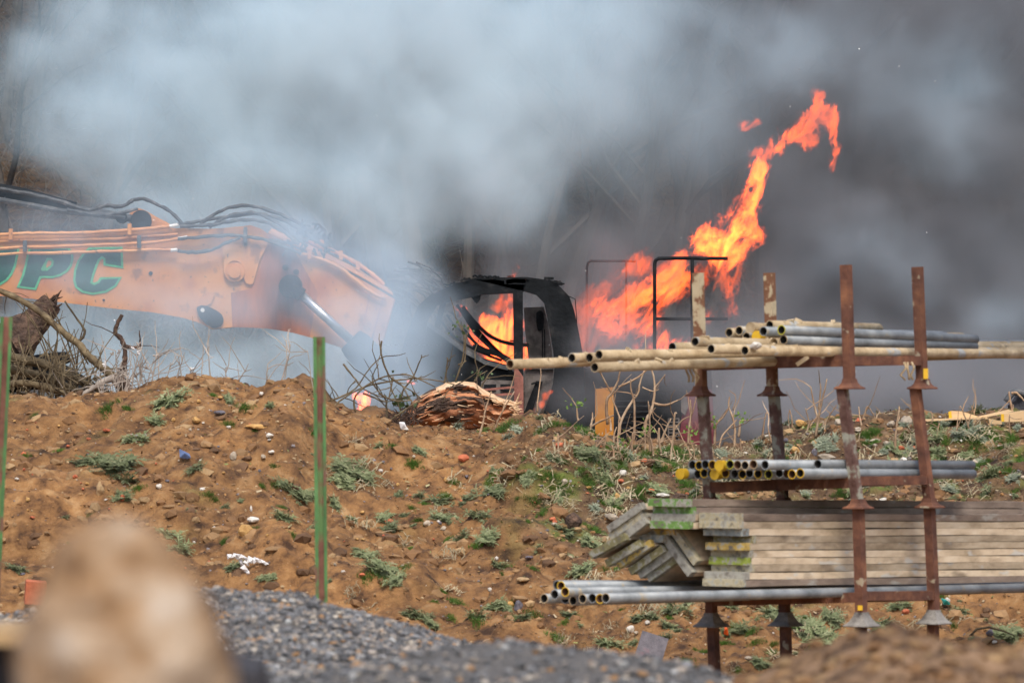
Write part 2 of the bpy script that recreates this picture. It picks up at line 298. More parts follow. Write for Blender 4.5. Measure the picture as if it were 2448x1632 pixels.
def drop(px, py, d0=24.0, d1=38.2):
    """where the ray through a photo pixel first meets the ground"""
    D = np.linspace(d0, d1, 1500); x = (px - 1224) * D / F; zr = HC - (py - 816) * D / F
    hit = np.nonzero(zr <= ter(x, D))[0]
    i = hit[0] if len(hit) else len(D) - 1
    return Vector((float(x[i]), float(D[i]), float(ter(x[i:i + 1], D[i:i + 1])[0])))

def grid(xs, ys, zf):
    X, Y = np.meshgrid(xs, ys); Z = zf(X, Y); nx, ny = len(xs), len(ys)
    V = np.stack([X, Y, Z], -1).reshape(-1, 3)
    i = np.arange((ny - 1) * (nx - 1)); r = i // (nx - 1); c = i % (nx - 1); a = r * nx + c
    return V, np.stack([a, a + 1, a + nx + 1, a + nx], -1)

xs = np.concatenate([-np.geomspace(4.3, 160, 22)[::-1], np.arange(-4.28, 4.29, 0.020), np.geomspace(4.3, 160, 22)])
ys = np.concatenate([np.arange(-30, 0, 4.0), np.arange(0, 26, 0.5), np.arange(26, 30.4, 0.08), np.arange(30.4, 38.4, 0.019), np.arange(38.4, 46, 0.25), np.arange(46, 100, 1.5), np.geomspace(100, 400, 10)])
V, Q = grid(xs, ys, ter)
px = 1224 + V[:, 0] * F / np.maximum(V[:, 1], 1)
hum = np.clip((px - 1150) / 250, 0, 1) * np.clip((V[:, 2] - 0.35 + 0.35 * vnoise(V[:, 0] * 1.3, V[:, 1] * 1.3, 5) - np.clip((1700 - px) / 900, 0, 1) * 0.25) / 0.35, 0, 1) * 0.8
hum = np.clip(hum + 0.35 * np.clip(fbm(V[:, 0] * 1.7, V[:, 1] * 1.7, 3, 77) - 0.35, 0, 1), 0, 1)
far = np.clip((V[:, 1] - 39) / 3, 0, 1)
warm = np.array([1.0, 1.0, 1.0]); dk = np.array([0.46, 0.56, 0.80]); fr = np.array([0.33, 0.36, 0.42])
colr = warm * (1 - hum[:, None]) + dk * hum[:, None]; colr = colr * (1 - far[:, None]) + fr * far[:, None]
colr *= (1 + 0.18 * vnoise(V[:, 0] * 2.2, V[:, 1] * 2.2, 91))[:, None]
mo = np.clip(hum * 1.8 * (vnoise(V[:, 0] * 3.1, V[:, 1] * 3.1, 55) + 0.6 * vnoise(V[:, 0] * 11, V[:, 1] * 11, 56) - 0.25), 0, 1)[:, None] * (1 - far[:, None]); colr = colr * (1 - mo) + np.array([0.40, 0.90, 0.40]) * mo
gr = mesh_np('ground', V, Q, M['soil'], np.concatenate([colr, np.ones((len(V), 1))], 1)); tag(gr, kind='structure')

# ---------------- stones, as arrays: one jittered low-poly stone per point
_ph = (1 + 5 ** 0.5) / 2
_ico = np.array([(-1, _ph, 0), (1, _ph, 0), (-1, -_ph, 0), (1, -_ph, 0), (0, -1, _ph), (0, 1, _ph), (0, -1, -_ph), (0, 1, -_ph), (_ph, 0, -1), (_ph, 0, 1), (-_ph, 0, -1), (-_ph, 0, 1)]) / 1.9
_icf = np.array([(0, 11, 5), (0, 5, 1), (0, 1, 7), (0, 7, 10), (0, 10, 11), (1, 5, 9), (5, 11, 4), (11, 10, 2), (10, 7, 6), (7, 1, 8), (3, 9, 4), (3, 4, 2), (3, 2, 6), (3, 6, 8), (3, 8, 9), (4, 9, 5), (2, 4, 11), (6, 2, 10), (8, 6, 7), (9, 8, 1)])
def stones(name, P, R, cols, mat, seed=1, flatk=0.7):
    rg = np.random.default_rng(seed); n = len(P)
    A = rg.uniform(0, 2 * math.pi, (n, 3)); ca, sa = np.cos(A), np.sin(A)
    J = _ico[None] * (1 + rg.uniform(-0.28, 0.28, (n, 12, 1))) * (1 + rg.uniform(-0.35, 0.35, (n, 1, 3)))
    x, y, z = J[..., 0], J[..., 1], J[..., 2]
    y, z = y * ca[:, :1] - z * sa[:, :1], y * sa[:, :1] + z * ca[:, :1]
    x, y = x * ca[:, 1:2] - y * sa[:, 1:2], x * sa[:, 1:2] + y * ca[:, 1:2]
    J = np.stack([x, y, z * flatk], -1) * R[:, None, None] + P[:, None]
    Fq = (_icf[None] + (np.arange(n) * 12)[:, None, None]).reshape(-1, 3)
    C4 = np.repeat(np.concatenate([cols, np.ones((n, 1))], 1), 12, 0)
    return mesh_np(name, J.reshape(-1, 3), Fq, mat, C4, smooth=False)

rg = np.random.default_rng(5)
def pick(pal, n, rg):
    pal = np.array(pal); w = pal[:, 3] / pal[:, 3].sum(); k = rg.choice(len(pal), n, p=w); return np.clip(pal[k, :3] * rg.uniform(0.75, 1.2, (n, 1)), 0, 1)
n = 9000
y = rg.uniform(31.0, 38.0, n); x = rg.uniform(-3.7, 3.9, n)
PB = [(0.50, 0.36, 0.20, 4), (0.70, 0.64, 0.55, .7), (0.42, 0.22, 0.08, 5), (0.28, 0.25, 0.25, 2), (0.50, 0.15, 0.07, .6), (0.16, 0.15, 0.17, 1.2), (0.35, 0.22, 0.11, 5)]
R = 0.0035 + 0.010 * rg.random(n) ** 3.5
tag(stones('pebbles', np.stack([x, y, ter(x, y) + R * 0.25], -1), R, pick(PB, n, rg), M['pebble'], 3), kind='stuff')
n = 7000
y = rg.uniform(31.0, 38.0, n); x = rg.uniform(-3.7, 3.9, n); keep = vnoise(x * 1.6, y * 1.6, 9) > -0.35; x, y = x[keep], y[keep]; n = len(x)
R = 0.008 + 0.048 * rg.random(n) ** 3.2
CL = [(0.26, 0.135, 0.055, 4), (0.34, 0.20, 0.09, 3), (0.16, 0.085, 0.04, 2), (0.42, 0.27, 0.13, 1.5)]
tag(stones('soil_clods', np.stack([x, y, ter(x, y) - R * 0.1], -1), R, pick(CL, n, rg), M['pebble'], 8), kind='stuff')

# ---------------- gravel heap in front of the bank
_g1 = [(-400, 1500), (0, 1476), (150, 1450), (300, 1420), (520, 1412), (620, 1418), (700, 1424), (760, 1432), (830, 1455), (900, 1480), (1000, 1508), (1100, 1532), (1200, 1562), (1400, 1640), (1700, 1800), (2600, 1900)]
_g2 = [(-600, 1640), (300, 1635), (600, 1625), (900, 1575), (1000, 1556), (1100, 1545), (1250, 1543), (1400, 1552), (1550, 1568), (1700, 1602), (1800, 1640), (2000, 1720), (2600, 1760)]
def gz(x, y):
    z1 = np.interp(x, [(p[0] - 1224) * 21 / F for p in _g1], [HC - (p[1] - 816) * 21 / F for p in _g1])
    z2 = np.interp(x, [(p[0] - 1224) * 14 / F for p in _g2], [HC - (p[1] - 816) * 14 / F for p in _g2])
    t = np.clip((y - 14) / 7, 0, 1); z = z2 * (1 - t) + z1 * t
    z = z - np.clip(y - 21, 0, None) * 0.75 - np.clip(14 - y, 0, None) * 0.10 - 0.10 * np.sin(t * math.pi)
    z = z - np.clip(-2.1 - x, 0, None) * 0.7 - np.clip(x - 1.25, 0, None) * 0.6 - np.clip(8.5 - y, 0, None) * 0.5
    return z + 0.020 * fbm(x * 2.5, y * 2.5, 3, 61) + 0.006 * fbm(x * 14, y * 14, 2, 67)
xs = np.arange(-4.2, 3.2, 0.035); ys = np.arange(6.5, 23.4, 0.06); V, Q = grid(xs, ys, gz)
tag(mesh_np('gravel_heap', V, Q, M['gravelbed']), kind='structure')
def gsamp(n, y0, y1):
    y = rg.uniform(y0, y1, n); x = rg.uniform(-2.4, 1.25, n); return x, y
xa, ya = gsamp(28000, 18.5, 21.6); xb, yb = gsamp(24000, 11.5, 18.5); x = np.concatenate([xa, xb]); y = np.concatenate([ya, yb]); n = len(x)
keep = np.abs(x) < y * 0.093; x, y = x[keep], y[keep]; n = len(x)
R = 0.0058 + 0.0095 * rg.random(n) ** 2
GP = [(0.11, 0.11, 0.112, 6), (0.17, 0.172, 0.175, 7), (0.25, 0.25, 0.255, 4), (0.36, 0.31, 0.26, 4), (0.50, 0.44, 0.36, 1.2), (0.42, 0.24, 0.11, 1.3), (0.50, 0.50, 0.48, 0.5), (0.07, 0.068, 0.07, 3)]
tag(stones('gravel', np.stack([x, y, gz(x, y) + R * 0.3], -1), R, pick(GP, n, rg), M['pebble'], 12), kind='stuff')

# ---------------- brown soil mound, near and out of focus
_m1 = [(1500, 1700), (1680, 1655), (1740, 1640), (1800, 1604), (1880, 1590), (1960, 1562), (2020, 1532), (2100, 1516), (2200, 1510), (2280, 1520), (2360, 1542), (2448, 1556), (2700, 1600), (3200, 1720)]
def mz(x, y):
    z = np.interp(x, [(p[0] - 1224) * 12.5 / F for p in _m1], [HC - (p[1] - 816) * 12.5 / F for p in _m1])
    z = z - np.abs(y - 12.5) ** 1.3 * np.where(y > 12.5, 0.35, 0.10)
    return z + 0.022 * fbm(x * 6, y * 6, 3, 71) + 0.006 * fbm(x * 30, y * 30, 2, 72)
xs = np.arange(0.2, 2.2, 0.015); ys = np.arange(9, 14.5, 0.03); V, Q = grid(xs, ys, mz)
tag(mesh_np('soil_mound', V, Q, M['mound']), kind='structure')
n = 1500; x = rg.uniform(0.4, 1.5, n); y = rg.uniform(10.5, 12.9, n); R = 0.006 + 0.016 * rg.random(n) ** 2
tag(stones('mound_clods', np.stack([x, y, mz(x, y)], -1), R, pick(CL, n, rg) * 0.8, M['pebble'], 14), kind='stuff')

# ---------------- a rock: subdivided lump with its own seed
def lump_mesh(name, c, r, mat, seed=0, sub=2, rough=0.22, parent=None, cut=None):
    import bmesh
    bm = bmesh.new(); bmesh.ops.create_icosphere(bm, subdivisions=sub, radius=1.0)
    rr = random.Random(seed); ph = [rr.uniform(0, 9) for _ in range(6)]
    planes = [(Vector((rr.gauss(0, 1), rr.gauss(0, 1), rr.gauss(0, 1))).normalized(), rr.uniform(0.62, 0.9)) for _ in range(7)]
    for v in bm.verts:
        p = v.co.copy()
        for nn, d in planes:
            k = p.dot(nn)
            if k > d: p -= nn * (k - d) * 0.85
        k = 1 + rough * (math.sin(p.x * 3.1 + ph[0]) * math.sin(p.y * 2.7 + ph[1]) + 0.5 * math.sin(p.z * 5.3 + ph[2]) * math.sin(p.x * 6.1 + ph[3]))
        p *= k; v.co = Vector((p.x * r[0], p.y * r[1], p.z * r[2]))
    if cut: cut(bm)
    me = bpy.data.meshes.new(name); bm.to_mesh(me); bm.free(); me.materials.append(mat)
    o = bpy.data.objects.new(name, me); COL.objects.link(o); o.location = c
    if parent is not None: o.parent = parent
    return o

def near_rock():
    D = 4.4; k = D / F
    OUT = [(1230, 0.0, 272), (1238, 58, 270), (1268, 108, 268), (1315, 142, 270), (1370, 175, 280), (1420, 208, 290), (1475, 236, 298), (1530, 254, 302), (1580, 266, 304), (1632, 264, 306), (1760, 270, 306), (1830, 200, 306)]
    V = []; n = 40
    for (py, hw, cx) in OUT:
        for j in range(n):
            a = 2 * math.pi * j / n; q = 1 + 0.10 * math.sin(3 * a + py * 0.011) + 0.05 * math.sin(7 * a - py * 0.03)
            qx = q if abs(math.cos(a)) < 0.7 else 1 + (q - 1) * 0.4
            p = W(cx + hw * math.cos(a) * qx, py, D); V.append((p.x, D + hw * k * 0.8 * math.sin(a) * q + 0.008 * math.sin(py * 0.05 + a * 5), p.z))
    m = len(OUT); mb = MB()
    mb.add(V, [(i * n + j, i * n + (j + 1) % n, (i + 1) * n + (j + 1) % n, (i + 1) * n + j) for i in range(m - 1) for j in range(n)] + [tuple(range((m - 1) * n, m * n))])
    c = W(280, 1830, D); o = mb.build('rock', M['rock'], None, True, loc=c)
    sb = o.modifiers.new('s', 'SUBSURF'); sb.levels = 1; sb.render_levels = 1
    return tag(o, 'big sandy brown rock close to the camera, wholly out of focus, bottom left', 'rock')
near_rock()
D = 7.6
rb = MB(); rb.prism([W(-80, 1540, D), W(300, 1548, D), W(560, 1595, D), W(610, 1612, D), W(640, 1800, D), W(-80, 1800, D)], (0, 0.35, 0))
tag(rb.build('rubble_block', M['block'], None, loc=W(280, 1800, D)), 'dark blurred block lying behind the big near rock', 'block')
rb = MB(); rb.prism([W(-90, 1512, D - .1), W(30, 1508, D - .1), W(110, 1490, D - .1), W(112, 1510, D - .1), W(40, 1542, D - .1), W(-90, 1545, D - .1)], (0, 0.3, 0))
tag(rb.build('board_offcut', M['beige'], None, loc=W(0, 1530, D)), 'blurred beige board end lying on the dark block by the near rock', 'board')

# ---------------- bare wood on the slope behind the fire
def tree_mesh(seed, H):
    rr = random.Random(seed); tr = MB(); cr = MB()
    def grow(p, d, L, r, lev):
        k = 5 if lev < 2 else 3; pts = [p]; q = p.copy(); dd = d.copy()
        for i in range(k):
            g_ = .09 if lev == 0 else .24; dd = (dd + Vector((rr.gauss(0, g_), rr.gauss(0, g_), rr.gauss(0, .12) + (0.06 if lev else 0)))).normalized(); q = q + dd * (L / k); pts.append(q.copy())
        rad = [r * (1 - 0.62 * i / k) for i in range(k + 1)]
        (tr if lev == 0 else cr).tube(pts, rad, 7 if lev == 0 else (4 if lev == 1 else 3), caps=False)
        if lev >= 4: return
        nb = (7, 5, 4, 3)[lev]
        for i in range(nb):
            t = rr.uniform(0.3 if lev == 0 else 0.2, 1.0); ii = min(int(t * k), k - 1); bp = pts[ii].lerp(pts[ii + 1], t * k - ii)
            a = rr.uniform(0, 6.28); side = Vector((math.cos(a), math.sin(a), 0)); nd = (dd * 0.6 + side * rr.uniform(.5, 1.0) + Vector((0, 0, .25))).normalized()
            grow(bp, nd, L * rr.uniform(.42, .68), max(rad[ii] * rr.uniform(.4, .62), 0.006), lev + 1)
    grow(Vector((0, 0, -.2)), Vector((rr.uniform(-.1, .1), 0, 1)).normalized(), H, H * 0.013, 0)
    return tr, cr
protos = []
rt = random.Random(4)
TL = [('slim bare tree', 'tall thin bare trees in the wood, half lost in smoke')]
WOODLAB = 'bare leafless tree in the wood behind the fire, blurred by smoke'
spots = []
for i in range(60):
    yy = rt.uniform(63.5, 77); xx = (-0.5 + (i + rt.random()) / 60) * 2 * 0.17 * yy
    spots.append((xx, yy))
spots += [(-5.4, 62.5), (-4.9, 64.5), (-0.9, 63.5), (0.15, 63.2), (1.0, 64)] + [(-1.9 + .33 * q + .1 * math.sin(q * 5.0), 62.2 + .9 * (q * .37 % 1)) for q in range(13)]
for i in range(6):
    r0 = thing('bare_tree', WOODLAB, 'tree', (0, 0, 0), 'bare trees in the wood behind the fire'); tr, cr = tree_mesh(100 + i, 5.2 + 0.5 * i)
    part(tr, 'trunk', M['treebark'], r0); part(cr, 'crown', M['treebark'], r0); protos.append(r0)
for i, (xx, yy) in enumerate(spots):
    o = protos[i] if i < 6 else copy_tree(protos[rt.randrange(6)])
    o.location = (xx, yy, float(ter(np.array([xx]), np.array([yy]))[0]) - 0.05); o.rotation_euler = (0, 0, rt.uniform(0, 6.28)); s_ = rt.uniform(.8, 1.15); o.scale = (s_, s_, s_)
ug = MB(); rr = random.Random(8)
for i in range(6500):
    yy = rr.uniform(60.5, 76); xx = rr.uniform(-1, 1) * 0.14 * yy; zz = float(ter(np.array([xx]), np.array([yy]))[0])
    p = Vector((xx, yy, zz - .05)); d = Vector((rr.gauss(0, .5), rr.gauss(0, .3), 1)).normalized(); L = rr.uniform(.5, 2.4); pts = [p]
    for k in range(4): d = (d + Vector((rr.gauss(0, .5), rr.gauss(0, .4), -.12))).normalized(); p = p + d * L / 4; pts.append(p.copy())
    ug.tube(pts, [0.007, .0065, .0055, .004, .002], 3, caps=False)
tag(ug.build('undergrowth', M['treebark']), kind='stuff')
tag(gr, kind='structure')

# ================================================================== the excavator
ED = 52.0
def P(px, py, D=None): return W(px, py, D or ED)
def plate(mb, pts, D, th, mi=0):
    mb.prism([W(a, b, D) for a, b in pts], (0, th, 0), mi)
def disc(mb, px, py, rpx, D, th, n=20, mi=0, rin=0.0):
    c = W(px, py, D); r = rpx * D / F
    ring = [(c.x + r * math.cos(2 * math.pi * j / n), c.y, c.z + r * math.sin(2 * math.pi * j / n)) for j in range(n)]
    mb.prism(ring, (0, th, 0), mi)
def strip(pts, wpx):
    """outline of a band of given width (px) along a polyline"""
    L_, R_ = [], []
    for i, (x, y_) in enumerate(pts):
        a = pts[max(i - 1, 0)]; b = pts[min(i + 1, len(pts) - 1)]; dx, dy = b[0] - a[0], b[1] - a[1]; l = math.hypot(dx, dy) or 1
        w_ = (wpx[i] if hasattr(wpx, '__len__') else wpx) / 2
        L_.append((x - dy / l * w_, y_ + dx / l * w_)); R_.append((x + dy / l * w_, y_ - dx / l * w_))
    return L_ + R_[::-1]
def smoothpath(pts, n=4):
    out = []
    for i in range(len(pts) - 1):
        p0, p1, p2, p3 = (pts[max(i - 1, 0)], pts[i], pts[i + 1], pts[min(i + 2, len(pts) - 1)])
        for k in range(n):
            t = k / n; out.append(tuple(0.5 * ((2 * b) + (-a + c) * t + (2 * a - 5 * b + 4 * c - d) * t * t + (-a + 3 * b - 3 * c + d) * t ** 3) for a, b, c, d in zip(p0, p1, p2, p3)))
    out.append(tuple(pts[-1])); return out

ex = thing('excavator', 'burning orange tracked excavator with charred cab, its boom reaching left', 'excavator', tuple(P(1150, 1100)))
BOOM_TOP = [(-700, 640), (-300, 590), (0, 560), (160, 556), (310, 550), (405, 545), (500, 547), (566, 544), (597, 538), (620, 545), (650, 566), (720, 600), (800, 634), (870, 672), (943, 715)]
BOOM_BOT = [(905, 852), (883, 838), (822, 833), (774, 817), (723, 800), (679, 791), (605, 780), (554, 782), (536, 784), (505, 787), (478, 772), (440, 760), (363, 746), (268, 737), (184, 727), (76, 714), (0, 707), (-300, 690), (-700, 720)]
bp = BOOM_TOP + BOOM_BOT
b = MB(); plate(b, bp, ED, 0.50); boom = part(b, 'boom', M['orange'], ex, label='orange box boom hazed by smoke')
b = MB(); plate(b, [(642, 566), (700, 592), (760, 700), (740, 806), (700, 795), (640, 785), (556, 781), (552, 700), (600, 690), (622, 640)], ED - 0.006, 0.004)
part(b, 'scorched_patch', M['sootorange'], boom, label='dark streaked scorched area of the boom')
b = MB(); plate(b, smoothpath([(536, 545), (580, 541), (605, 548), (628, 562), (640, 580), (632, 600), (619, 628), (607, 672), (600, 680), (588, 676), (583, 662), (582, 640), (570, 625), (552, 625), (540, 640), (536, 660), (534, 620), (530, 580)], 2), ED - 0.03, 0.026); part(b, 'knuckle_casting', M['orange'], boom)
b = MB(); disc(b, 561, 650, 24, ED - 0.045, 0.04, 24); part(b, 'pin_boss', M['orange'], boom)
b = MB(); disc(b, 561, 650, 15, ED - 0.07, 0.025, 20); part(b, 'pivot_pin', M['orange'], boom)
b = MB(); plate(b, smoothpath([(470, 737), (482, 729), (508, 737), (530, 752), (534, 768), (526, 780), (508, 784), (490, 772), (476, 757)], 2), ED - 0.03, 0.028); part(b, 'access_hole', M['char'], boom, label='dark rounded opening low on the boom')
b = MB(); disc(b, 484, 741, 5, ED - 0.045, 0.02, 12); part(b, 'grease_cap', M['white'], boom)
b = MB(); plate(b, [(470, 733), (478, 712), (500, 698), (512, 705), (505, 725), (490, 732)], ED - 0.02, 0.018); part(b, 'gusset', M['orange'], boom)
for k, (x_, y_) in enumerate(((682, 639), (708, 650))):
    b = MB(); disc(b, x_, y_, 7, ED - 0.03, 0.03, 12); part(b, 'bolt', M['char'], boom)
b = MB(); disc(b, 360, 653, 5, ED - 0.01, 0.01, 8); disc(b, 248, 717, 3, ED - 0.01, 0.01, 8); part(b, 'paint_chips', M['char'], boom)
b = MB(); b.tube([P(583 + i * 4, 565 + 0 * i, ED - .05) for i in range(3)], 0.09, 10); part(b, 'hose_bulkhead', M['hose'], boom)
b = MB(); plate(b, [(883, 700), (886, 700), (866, 800), (862, 800)], ED - 0.012, 0.01); plate(b, [(914, 712), (918, 713), (886, 830), (882, 828)], ED - 0.012, 0.01); part(b, 'weld_seam', M['orange'], boom)
# top flange of the sloping boom end, with the far pipe standing on it
b = MB(); b.prism([P(640, 560, ED + .02), P(720, 594, ED + .02), P(800, 628, ED + .02), P(870, 666, ED + .02), P(940, 706, ED + .02), P(935, 694, ED + .48), P(860, 645, ED + .48), P(800, 612, ED + .48), P(720, 575, ED + .48), P(650, 548, ED + .48)], (0, 0, 0.01)); part(b, 'top_flange', M['orange'], boom)

# lettering on the boom side
def letter(name, dark, grow=6.0, D=ED, hole=None):
    n_ = len(dark); out = []
    area = sum(dark[i][0] * dark[(i + 1) % n_][1] - dark[(i + 1) % n_][0] * dark[i][1] for i in range(n_)); sg = 1 if area > 0 else -1
    for i in range(n_):
        a, q, c = dark[i - 1], dark[i], dark[(i + 1) % n_]
        n1 = (q[1] - a[1], -(q[0] - a[0])); n2 = (c[1] - q[1], -(c[0] - q[0]))
        l1 = math.hypot(*n1) or 1; l2 = math.hypot(*n2) or 1; m_ = (n1[0] / l1 + n2[0] / l2, n1[1] / l1 + n2[1] / l2); l = math.hypot(*m_) or 1
        k = min(1.5, 2 / max(l, .5)); out.append((q[0] + sg * m_[0] / l * grow * k / 1.1, q[1] + sg * m_[1] / l * grow * k / 1.1))
    b = MB(); plate(b, out, D - 0.008, 0.005); r_ = part(b, name, M['decall'], boom)
    b = MB(); plate(b, dark, D - 0.011, 0.004); part(b, 'letter_face', M['decalg'], r_) if False else part(b, 'letter_face', M['decalg'], boom)
    return r_
cv = lambda L_: [(a / 6.533, 540 + c / 6.533) for a, c in L_]
letter('letter_p', cv([(480, 360), (1060, 360), (1105, 430), (1112, 520), (1090, 610), (1030, 690), (940, 745), (820, 780), (690, 775), (615, 785), (580, 870), (540, 962), (305, 935), (370, 790), (420, 620), (450, 470)]))
letter('letter_c', cv([(1400, 370), (1880, 360), (1892, 625), (1650, 585), (1648, 505), (1590, 470), (1530, 520), (1490, 610), (1440, 750), (1405, 890), (1470, 925), (1550, 890), (1585, 835), (1855, 822), (1790, 920), (1650, 1005), (1450, 1040), (1300, 1010), (1205, 940), (1178, 850), (1190, 700), (1240, 560), (1320, 450)]))
letter('letter_j', cv([(-150, 360), (270, 360), (245, 480), (215, 620), (160, 740), (90, 830), (-20, 900), (-200, 930), (-420, 880), (-430, 740), (-250, 740), (-190, 640)]))
b = MB(); plate(b, cv([(730, 500), (800, 500), (845, 550), (830, 620), (740, 700), (655, 705), (640, 670), (690, 580)]), ED - 0.0135, 0.002); part(b, 'letter_edge', M['decall'], boom)
b = MB(); plate(b, cv([(765, 530), (805, 560), (795, 610), (728, 655), (722, 615), (740, 560)]), ED - 0.0165, 0.002); part(b, 'letter_gap', M['orange'], boom)

# hard pipes and hoses along the boom
def run(name, pts, rpx, D, mat, fuzz=0.0, n=7):
    rr = random.Random(len(pts) * 7 + int(pts[0][0])); sp = smoothpath(pts, 5)
    b = MB(); b.tube([W(x_, y_ + rr.uniform(-fuzz, fuzz), D) for x_, y_ in sp], [rpx * D / F * rr.uniform(.8, 1.2) for _ in sp], n); return part(b, name, mat, ex)
NR = ED - 0.05
run('hard_pipe', [(-600, 640), (-300, 590), (0, 562), (92, 558), (160, 558), (245, 554), (352, 547), (405, 541)], 4.6, NR, M['orange'], .8)
run('hard_pipe', [(-600, 655), (-300, 605), (0, 577), (153, 573), (260, 571), (330, 566), (425, 560)], 4, NR + .03, M['orange'], .8)
run('hard_pipe', [(-600, 672), (-300, 620), (0, 594), (153, 589), (250, 585), (360, 580), (425, 571)], 4.4, NR - .02, M['orange'], .8)
run('hard_pipe', [(-600, 686), (-300, 633), (0, 608), (153, 604), (291, 600), (360, 597), (408, 598)], 4, NR - .02, M['orange'], .8)
run('hard_pipe', [(739, 574), (770, 590), (815, 608), (860, 634), (890, 655), (918, 680)], 5, ED + .35, M['orange'], .8)
run('hard_pipe', [(718, 606), (770, 620), (815, 642), (860, 678), (900, 706), (924, 711)], 5, NR, M['orange'], .8)
for x_, y_, h_, D_ in ((60, 588, 26, NR - .03), (333, 578, 30, NR - .03), (770, 582, 18, ED + .3), (815, 610, 22, NR - .03), (740, 608, 22, NR - .03), (856, 634, 20, ED + .3), (26, 560, 26, NR - .01), (310, 548, 26, NR - .01)):
    b = MB(); b.box(W(x_, y_, D_), (4.5 * ED / F, .03, h_ / 2 * ED / F)); part(b, 'pipe_clamp', M['hose'] if D_ == NR - .03 and x_ < 400 else M['orange'], ex)
for x_, y_, x2, y2, D_ in ((405, 541, 428, 537, NR), (425, 571, 448, 567, NR - .02), (408, 598, 424, 597, NR - .02)):
    b = MB(); b.tube([W(x_, y_, D_), W(x2, y2, D_)], 4.2 * ED / F, 8); part(b, 'pipe_union', M['white'], ex)
HL = [[(425, 537), (470, 530), (536, 520), (612, 511), (660, 520), (707, 542), (736, 571)], [(425, 572), (497, 565), (555, 563), (627, 572), (680, 590), (720, 606)],
      [(425, 599), (459, 603), (505, 597), (547, 578), (574, 568)], [(480, 536), (509, 515), (547, 497), (597, 492), (650, 505), (700, 526), (748, 556)],
      [(500, 545), (540, 520), (600, 508), (655, 528), (700, 560), (735, 590)], [(430, 540), (500, 538), (560, 528), (620, 528), (670, 548), (715, 585)], [(318, 478), (344, 476), (383, 492), (413, 511), (436, 534)],
      [(0, 452), (60, 462), (140, 480), (210, 502), (250, 492), (290, 493), (318, 478)], [(160, 500), (215, 512), (270, 512), (330, 500)], [(640, 575), (700, 580), (740, 570), (790, 600)]]
for i, h_ in enumerate(HL): run('hydraulic_hose', h_, 4.2 if i != 7 else 5, NR - .03 * (i % 3), M['hose'], 1.2)
rr = random.Random(3); b = MB()
for i in range(26):
    a = (690 + rr.uniform(0, 100), 545 + rr.uniform(0, 60)); q = (a[0] + rr.uniform(-40, 30), a[1] + rr.uniform(-25, 15)); b.tube([W(*a, NR), W((a[0] + q[0]) / 2, (a[1] + q[1]) / 2 - 6, NR - .04), W(*q, NR)], 3 * ED / F, 5)
tag(part(b, 'burnt_hose_ends', M['hose'], ex), kind='stuff')
b = MB()
for i in range(30):
    a = (925 + rr.uniform(0, 90), 625 + rr.uniform(0, 70)); q = (a[0] + rr.uniform(30, 90), a[1] + rr.uniform(10, 50)); b.tube([W(*a, ED + .3), W((a[0] + q[0]) / 2, (a[1] + q[1]) / 2 - 8, ED + .3), W(*q, ED + .3)], 2.6 * ED / F, 5)
tag(part(b, 'burnt_cables', M['hose'], ex), kind='stuff')

# arm cylinder above the boom and its bracket
b = MB(); b.tube([P(-500, 400, ED + .1), P(-60, 447, ED + .1), P(60, 468, ED + .1), P(180, 498, ED + .1)], [21 * ED / F, 20 * ED / F, 18 * ED / F, 15 * ED / F], 14); acy = part(b, 'arm_cylinder', M['char'], ex, True)
b = MB(); b.tube([P(180, 498, ED + .1), P(340, 527, ED + .1)], 9 * ED / F, 12); part(b, 'cylinder_rod', M['hose'], acy, True)
b = MB(); disc(b, 337, 527, 25, ED + .02, 0.2, 22); disc(b, 290, 520, 14, ED + .03, 0.15, 16); part(b, 'rod_eye', M['char'], acy)
b = MB(); plate(b, smoothpath([(312, 552), (309, 515), (316, 501), (333, 498), (352, 506), (378, 521), (406, 536), (410, 552)], 2), ED + .10, 0.12); brk = part(b, 'cylinder_bracket', M['orange'], ex)
b = MB(); disc(b, 367, 525, 5, ED - .01, 0.04, 10); part(b, 'bracket_bolt', M['orange'], brk)
b = MB(); b.tube([P(-500, 430, ED + .05), P(0, 478, ED + .05), P(150, 505, ED + .05), P(300, 520, ED + .05)], 7 * ED / F, 8); part(b, 'lower_cylinder_pipe', M['hose'], acy)

# boom cylinder
b = MB(); disc(b, 694, 684, 28, ED - .16, 0.2, 24); bc = part(b, 'boom_cylinder_eye', M['char'], ex)
b = MB(); b.tube([P(700, 690, ED - .12), P(722, 706, ED - .12)], 17 * ED / F, 14); part(b, 'rod_end', M['char'], bc)
b = MB(); b.tube([P(716, 700, ED - .12), P(846, 820, ED - .12)], 11 * ED / F, 16); part(b, 'chrome_rod', M['chrome'], bc, True)
b = MB(); b.tube([P(838, 812, ED - .12), P(852, 826, ED - .12), P(905, 880, ED - .12), P(980, 960, ED - .12)], [32 * ED / F, 38 * ED / F, 40 * ED / F, 40 * ED / F], 18); part(b, 'cylinder_barrel', M['char'], bc, True)

